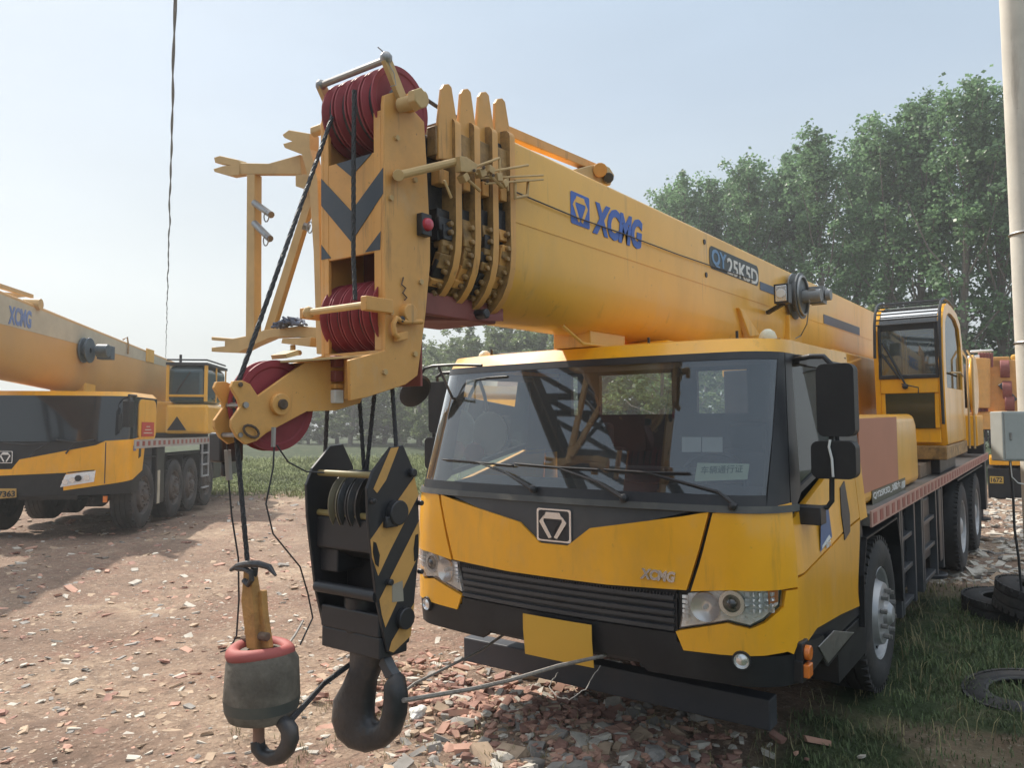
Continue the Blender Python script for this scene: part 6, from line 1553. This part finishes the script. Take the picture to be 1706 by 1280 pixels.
mb = MB(); hh = q1.z - q0.z; mb.box((0, 0, hh / 2), ((q1 - q0).dot(_R), .16, hh), 0, Rz); mb.build("housing", [mat("pale_grey_enamel", (.36, .38, .37), .5, dirt=.2)], bx_o, bevel=.008)
mb = MB(); mb.box(Rz @ V((0, -.083, hh / 2)), ((q1 - q0).dot(_R) - .03, .008, hh - .03), 0, Rz); mb.box(Rz @ V((-.10, -.09, hh * .5)), (.015, .012, .06), 1, Rz); mb.build("door", [mat("grey_enamel_door", (.38, .40, .39), .5, dirt=.2), STEEL], bx_o, bevel=.003)
mb = MB(); oo = V((bc.x, bc.y, q0.z)); mb.tube([pt(u, v, pd - .25) - oo for u, v in ((1683, 766), (1684, 790), (1688, 830), (1690, 880), (1697, 930), (1702, 990))], .010, 7); mb.tube([pt(u, v, pd - .3) - oo for u, v in ((1683, 768), (1686, 795), (1696, 805), (1710, 808))], .005, 6, 1); mb.build("cable", [BLK, WHT], bx_o)
# overhead service line, level, running away from the viewer
mb = MB(); dr = (_F.xy.to_3d().normalized() + _R * ((275 - 853) / FOC) / math.cos(PIT)).normalized(); P1, P2 = [], []
for k in range(200):
    d = 5 + 90 * (k / 199) ** 1.8; c = dr * d; z = 7.7 - .6 * sstep(5, 95, d) - .25 * math.sin(math.pi * d / 95); s_ = .014; t = d * 2.2
    sw = .05 * noise.noise(V((d * .5, 0, 0))) * (1 if d > 12 else .3)
    for Q, ph in ((P1, 0), (P2, math.pi)): Q.append(V((c.x, c.y, CAMZ * 0 + z)) + _R * (sw + s_ * math.cos(t + ph)) + V((0, 0, s_ * math.sin(t + ph))))
mb.tube(P1, .012, 6); mb.tube(P2, .012, 6); tag(mb.build("overhead_cable", [mat("cable_sheath", (.10, .11, .12), .6)], None), "twisted black service cable coming down the sky behind the left crane", "cable")
c = dr * 95; wpz = thing("wooden_pole", "far pole that carries the end of the twisted overhead cable", "pole", (c.x, c.y, gz(c.x, c.y)))
mb = MB(); mb.tube([(0, 0, -.3), (0, 0, 7.4)], [.16, .11], 12); mb.build("shaft", [BARK], wpz); mb = MB(); mb.bb(-.8, .8, -.05, .05, 6.6, 6.72); mb.build("crossarm", [WOOD], wpz)
# old tyres in the grass
def old_tyre(name, label, u, v, r, tilt, rz, z, grp=None):
    x, y = gp(u, v); o = thing(name, label, "tyre", (x, y, gz(x, y) + z), group=grp); o.rotation_euler = (tilt[0], tilt[1], rz)
    mb = MB(); w_ = .24; mb.lathe((0, 0, -w_ / 2), (0, 0, 1), [(.02, r * .56), (0, r * .62), (-.0, r * .8), (.015, r * .93), (.04, r), (w_ * .3, r), (w_ * .3, r - .012), (w_ * .36, r - .012), (w_ * .36, r), (w_ * .64, r), (w_ * .64, r - .012), (w_ * .7, r - .012), (w_ * .7, r), (w_ - .04, r), (w_ - .015, r * .93), (w_, r * .8), (w_, r * .62), (w_ - .02, r * .56), (w_ - .04, r * .62), (w_ * .5, r * .9), (.04, r * .62), (.02, r * .56)], 48)
    for k in range(40):
        a_ = 2 * math.pi * k / 40
        for zz in (-.085, .085): mb.box((math.cos(a_) * r * .985, math.sin(a_) * r * .985, zz), (.02, .045, .05), 0, Matrix.Rotation(a_, 3, 'Z'))
    mb.build("casing", [TYRE], o); mb = MB(); mb.tube([(math.cos(a_) * r * .58, math.sin(a_) * r * .58, w_ / 2 - .02) for a_ in [j * math.pi / 20 for j in range(40)]], .010, 6, closed=True); mb.build("bead", [mat("worn_rubber_bead", (.06, .06, .062), .6)], o); return o
old_tyre("old_tyre", "worn tyre lying flat in the grass left of a second tyre", 1684, 1036, .38, (.05, 0), .3, .04)
old_tyre("old_tyre", "worn tyre leaning on the flat one at the right edge", 1750, 1058, .40, (.14, .08), .8, .20)
old_tyre("old_tyre", "nearest old tyre, half sunk in the grass at the lower right edge", 1705, 1165, .33, (.12, -.12), .2, -.06)
# timber on the deck
def timber(label, u0, v0, u1, v1, xl, h, d, cat="timber block"):
    a_, b_ = MF.P(u0, v0, 'x', xl), MF.P(u1, v1, 'x', xl); zt0 = za + 0; ln = abs(b_.y - a_.y)
    fr_ = Frame(MF.M @ V((xl - d / 2, (a_.y + b_.y) / 2, za)), rx=rad(1.26)); o = tag(None or MB().bb(-d / 2, d / 2, -ln / 2, ln / 2, 0, h).build("timber_block", [WOOD], None, bevel=.008), label, cat, "timber blocks lying on the crane deck"); o.matrix_world = fr_.M; return o
timber("long weathered timber block on the deck in front of the operator's cab", 1536, 775, 1608, 765, HW - .25, .16, .22)
timber("short dark timber block beside the orange cover, nearest on the deck", 1534, 800, 1553, 795, HW - .12, .13, .2)
timber("black timber block on the deck under the operator's cab platform", 1560, 745, 1636, 742, HW - .55, .30, .25)

# ================================================================== CRANE BEHIND, ON THE RIGHT
x, y = dpos(1700, 17); RF = Frame((x, y, gz(x, y)), rz=.08)
rc = thing("mobile_crane", "yellow truck crane far behind on the right, mostly hidden by the pole and grey box", "mobile crane", frame=RF)
r3 = lambda u, v, yy: RF.P(u, v, 'y', yy)
def rbox(name, u0, v0, u1, v1, y0, y1, m, bev=.02, par=None, mi=0):
    a_, b_ = r3(u0, v0, y0), r3(u1, v1, y0); mb = MB(); mb.bb(a_.x, b_.x, y0, y1, b_.z, a_.z); return mb.build(name, [m], par or rc, bevel=bev)
rbox("bonnet", 1648, 762, 1830, 779, 0, 2.0, YEL); rbox("bumper", 1645, 780, 1830, 838, -.05, 1.6, PLA)
rbox("cab_glazing", 1650, 700, 1825, 761, .1, 1.8, mat("dim_cab_glass", (.02, .025, .03), .1, coat=.5)); rbox("cab_roof", 1648, 690, 1828, 699, .05, 1.9, YEL)
lp_ = rbox("licence_plate", 1649, 794, 1672, 806, -.09, -.06, mat("plate_yellow", (.6, .4, .08), .5), .002)
a_, b_ = r3(1651, 804, -.095), r3(1670, 804, -.095); text("plate_number", "1672", a_, b_ - a_, (0, 0, 1), (b_ - a_).length, .11, BLK, lp_, .002, .03)
rbox("chassis_frame", 1660, 805, 1800, 830, 1.7, 9, BLK)
for yy in (1.2, 3.0, 7.0, 8.3):
    for xx in (r3(1660, 800, 0).x + .1, r3(1815, 800, 0).x - .1): add_wheel(rc, (xx, yy, .54), .54, .35, 1 if xx > r3(1740, 800, 0).x else -1, True, DRIM)
mb = MB(); c0 = r3(1665, 640, .6); c1 = r3(1665, 690, 9); mb.beam((c0.x + .5, -.8, 2.75), (c0.x + 1.0, 9, 3.0), .6, .7); mb.build("boom", [YELB], rc, bevel=.05)
mb = MB(); a_ = r3(1612, 637, -1.2); b_ = r3(1650, 600, -1.2)
mb.cyl(r3(1630, 680, -1.2), r3(1630, 598, -1.2), .22, 18, 0)
mb.beam(r3(1660, 600, -.9), r3(1664, 720, -.9), .10, .35); mb.beam(r3(1690, 600, -.9), r3(1690, 700, -.9), .10, .35); mb.beam(r3(1655, 690, -.9), r3(1700, 690, -.9), .3, .12)
for q_x, q_v in ((1672, 615), (1676, 650), (1680, 672)): mb.cyl(r3(q_x - 6, q_v, -.9), r3(q_x + 10, q_v, -.9), .20, 16, 1)
mb.beam(r3(1666, 640, -1.0), r3(1692, 668, -1.0), .08, .1, 3); mb.box(r3(1668, 604, -.8), (.3, .3, .22), 0); mb.beam(r3(1616, 586, -1.2), r3(1655, 584, -1.2), .05, .05, 2)
for k in range(5): mb.cyl(r3(1632 + 5 * k, 612, -1.1), r3(1632 + 5 * k, 588, -1.1), .035, 8, 1); mb.cyl(r3(1620 + 6 * k, 692, -1.1), r3(1620 + 6 * k, 672, -1.1), .035, 8, 1)
mb.cyl(r3(1612, 597, -1.2), r3(1632, 595, -1.2), .05, 10, 2); mb.box(r3(1640, 702, -1.1), (.4, .3, .35), 0); mb.beam(r3(1614, 690, -1.15), r3(1655, 688, -1.15), .1, .06, 0)
for k in range(6): mb.tube([r3(1625 + 6 * k, 712, -1.1), r3(1622 + 7 * k, 735 + (k % 3) * 6, -1.1)], .03, 6, 3)
mb.build("boom_head", [YELH, REDD, WHT, GREY], rc, bevel=.02)

# ================================================================== LATTICE CRANE BEHIND THE VIEWER (seen mirrored in the windscreen)
def refl(u, v, dist):
    s_, z_2 = sz(u, v); p = cabP(s_, z_2); e = .01; n_ = (cabP(s_ + e, z_2) - cabP(s_ - e, z_2)).cross(cabP(s_, z_2 + e) - cabP(s_, z_2 - e)).normalized()
    p = MF.M @ p; n_ = (MF.M.to_3x3() @ n_).normalized(); d_ = (p - V((0, 0, CAMZ))).normalized(); r_2 = d_ - n_ * 2 * d_.dot(n_); return p + r_2 * (dist / math.hypot(r_2.x, r_2.y))
t0, t1, b0, b1 = refl(872, 612, 13), refl(955, 606, 13), refl(948, 800, 13), refl(1085, 800, 13)
dn = lambda a_, b_, z: b_ + (b_ - a_) * ((z - b_.z) / (b_.z - a_.z))
g0, g1 = dn(t0, b0, .3), dn(t1, b1, .3)
lat = thing("lattice_crane", "dark lattice boom reflected in the cab windscreen", "lattice boom", ((g0.x + g1.x) / 2, (g0.y + g1.y) / 2, 0))
of = V(((g0.x + g1.x) / 2, (g0.y + g1.y) / 2, 0)); dpv = (t1 - t0).cross(g0 - t0).normalized() * 1.0
mbs = MB()
for o2 in (V((0, 0, 0)), dpv):
    A0, A1, B0, B1 = t0 - of + o2, t1 - of + o2, g0 - of + o2, g1 - of + o2
    mb = MB(); mb.beam(A0, B0, .24, .24); mb.beam(A1, B1, .24, .24); mb.build("chord", [BLK], lat)
    for k in range(9):
        f0, f1 = k / 8, min(1, (k + 1) / 8); mbs.beam(A0.lerp(B0, f0), A1.lerp(B1, f0), .12, .12)
        if k < 8: (mbs.beam(A0.lerp(B0, f0), A1.lerp(B1, f1), .1, .1), mbs.beam(A1.lerp(B1, f0), A0.lerp(B0, f1), .1, .1) if k % 2 else 0)
for k in range(9): f0 = k / 8; mbs.beam((t0 - of).lerp(g0 - of, f0), (t0 - of + dpv).lerp(g0 - of + dpv, f0), .1, .1); mbs.beam((t1 - of).lerp(g1 - of, f0), (t1 - of + dpv).lerp(g1 - of + dpv, f0), .1, .1)
mbs.build("lacing", [BLK], lat)
mb = MB(); mb.bb(-1.6, 1.6, -1.6, 1.6, .0, 1.6); mb.build("carrier", [YELB], lat, bevel=.1)
# ================================================================== HAZE
mb = MB(); mb.bb(-140, 90, -60, 170, -1.5, 28)
hz_ = mb.build("haze", [], None); tag(hz_, kind="stuff")
m = bpy.data.materials.new("haze_air"); m.use_nodes = True; N, L = m.node_tree.nodes, m.node_tree.links
for n_ in list(N): N.remove(n_)
o = N.new("ShaderNodeOutputMaterial"); pv = N.new("ShaderNodeVolumePrincipled"); pv.inputs["Color"].default_value = (.93, .95, .97, 1); pv.inputs["Density"].default_value = .0026; pv.inputs["Anisotropy"].default_value = .45
L.new(pv.outputs[0], o.inputs["Volume"]); hz_.data.materials.append(m)

for r_o in [o for o in COL.objects if o.parent is None and o.get("label")]: split_pieces(r_o, SKIP)
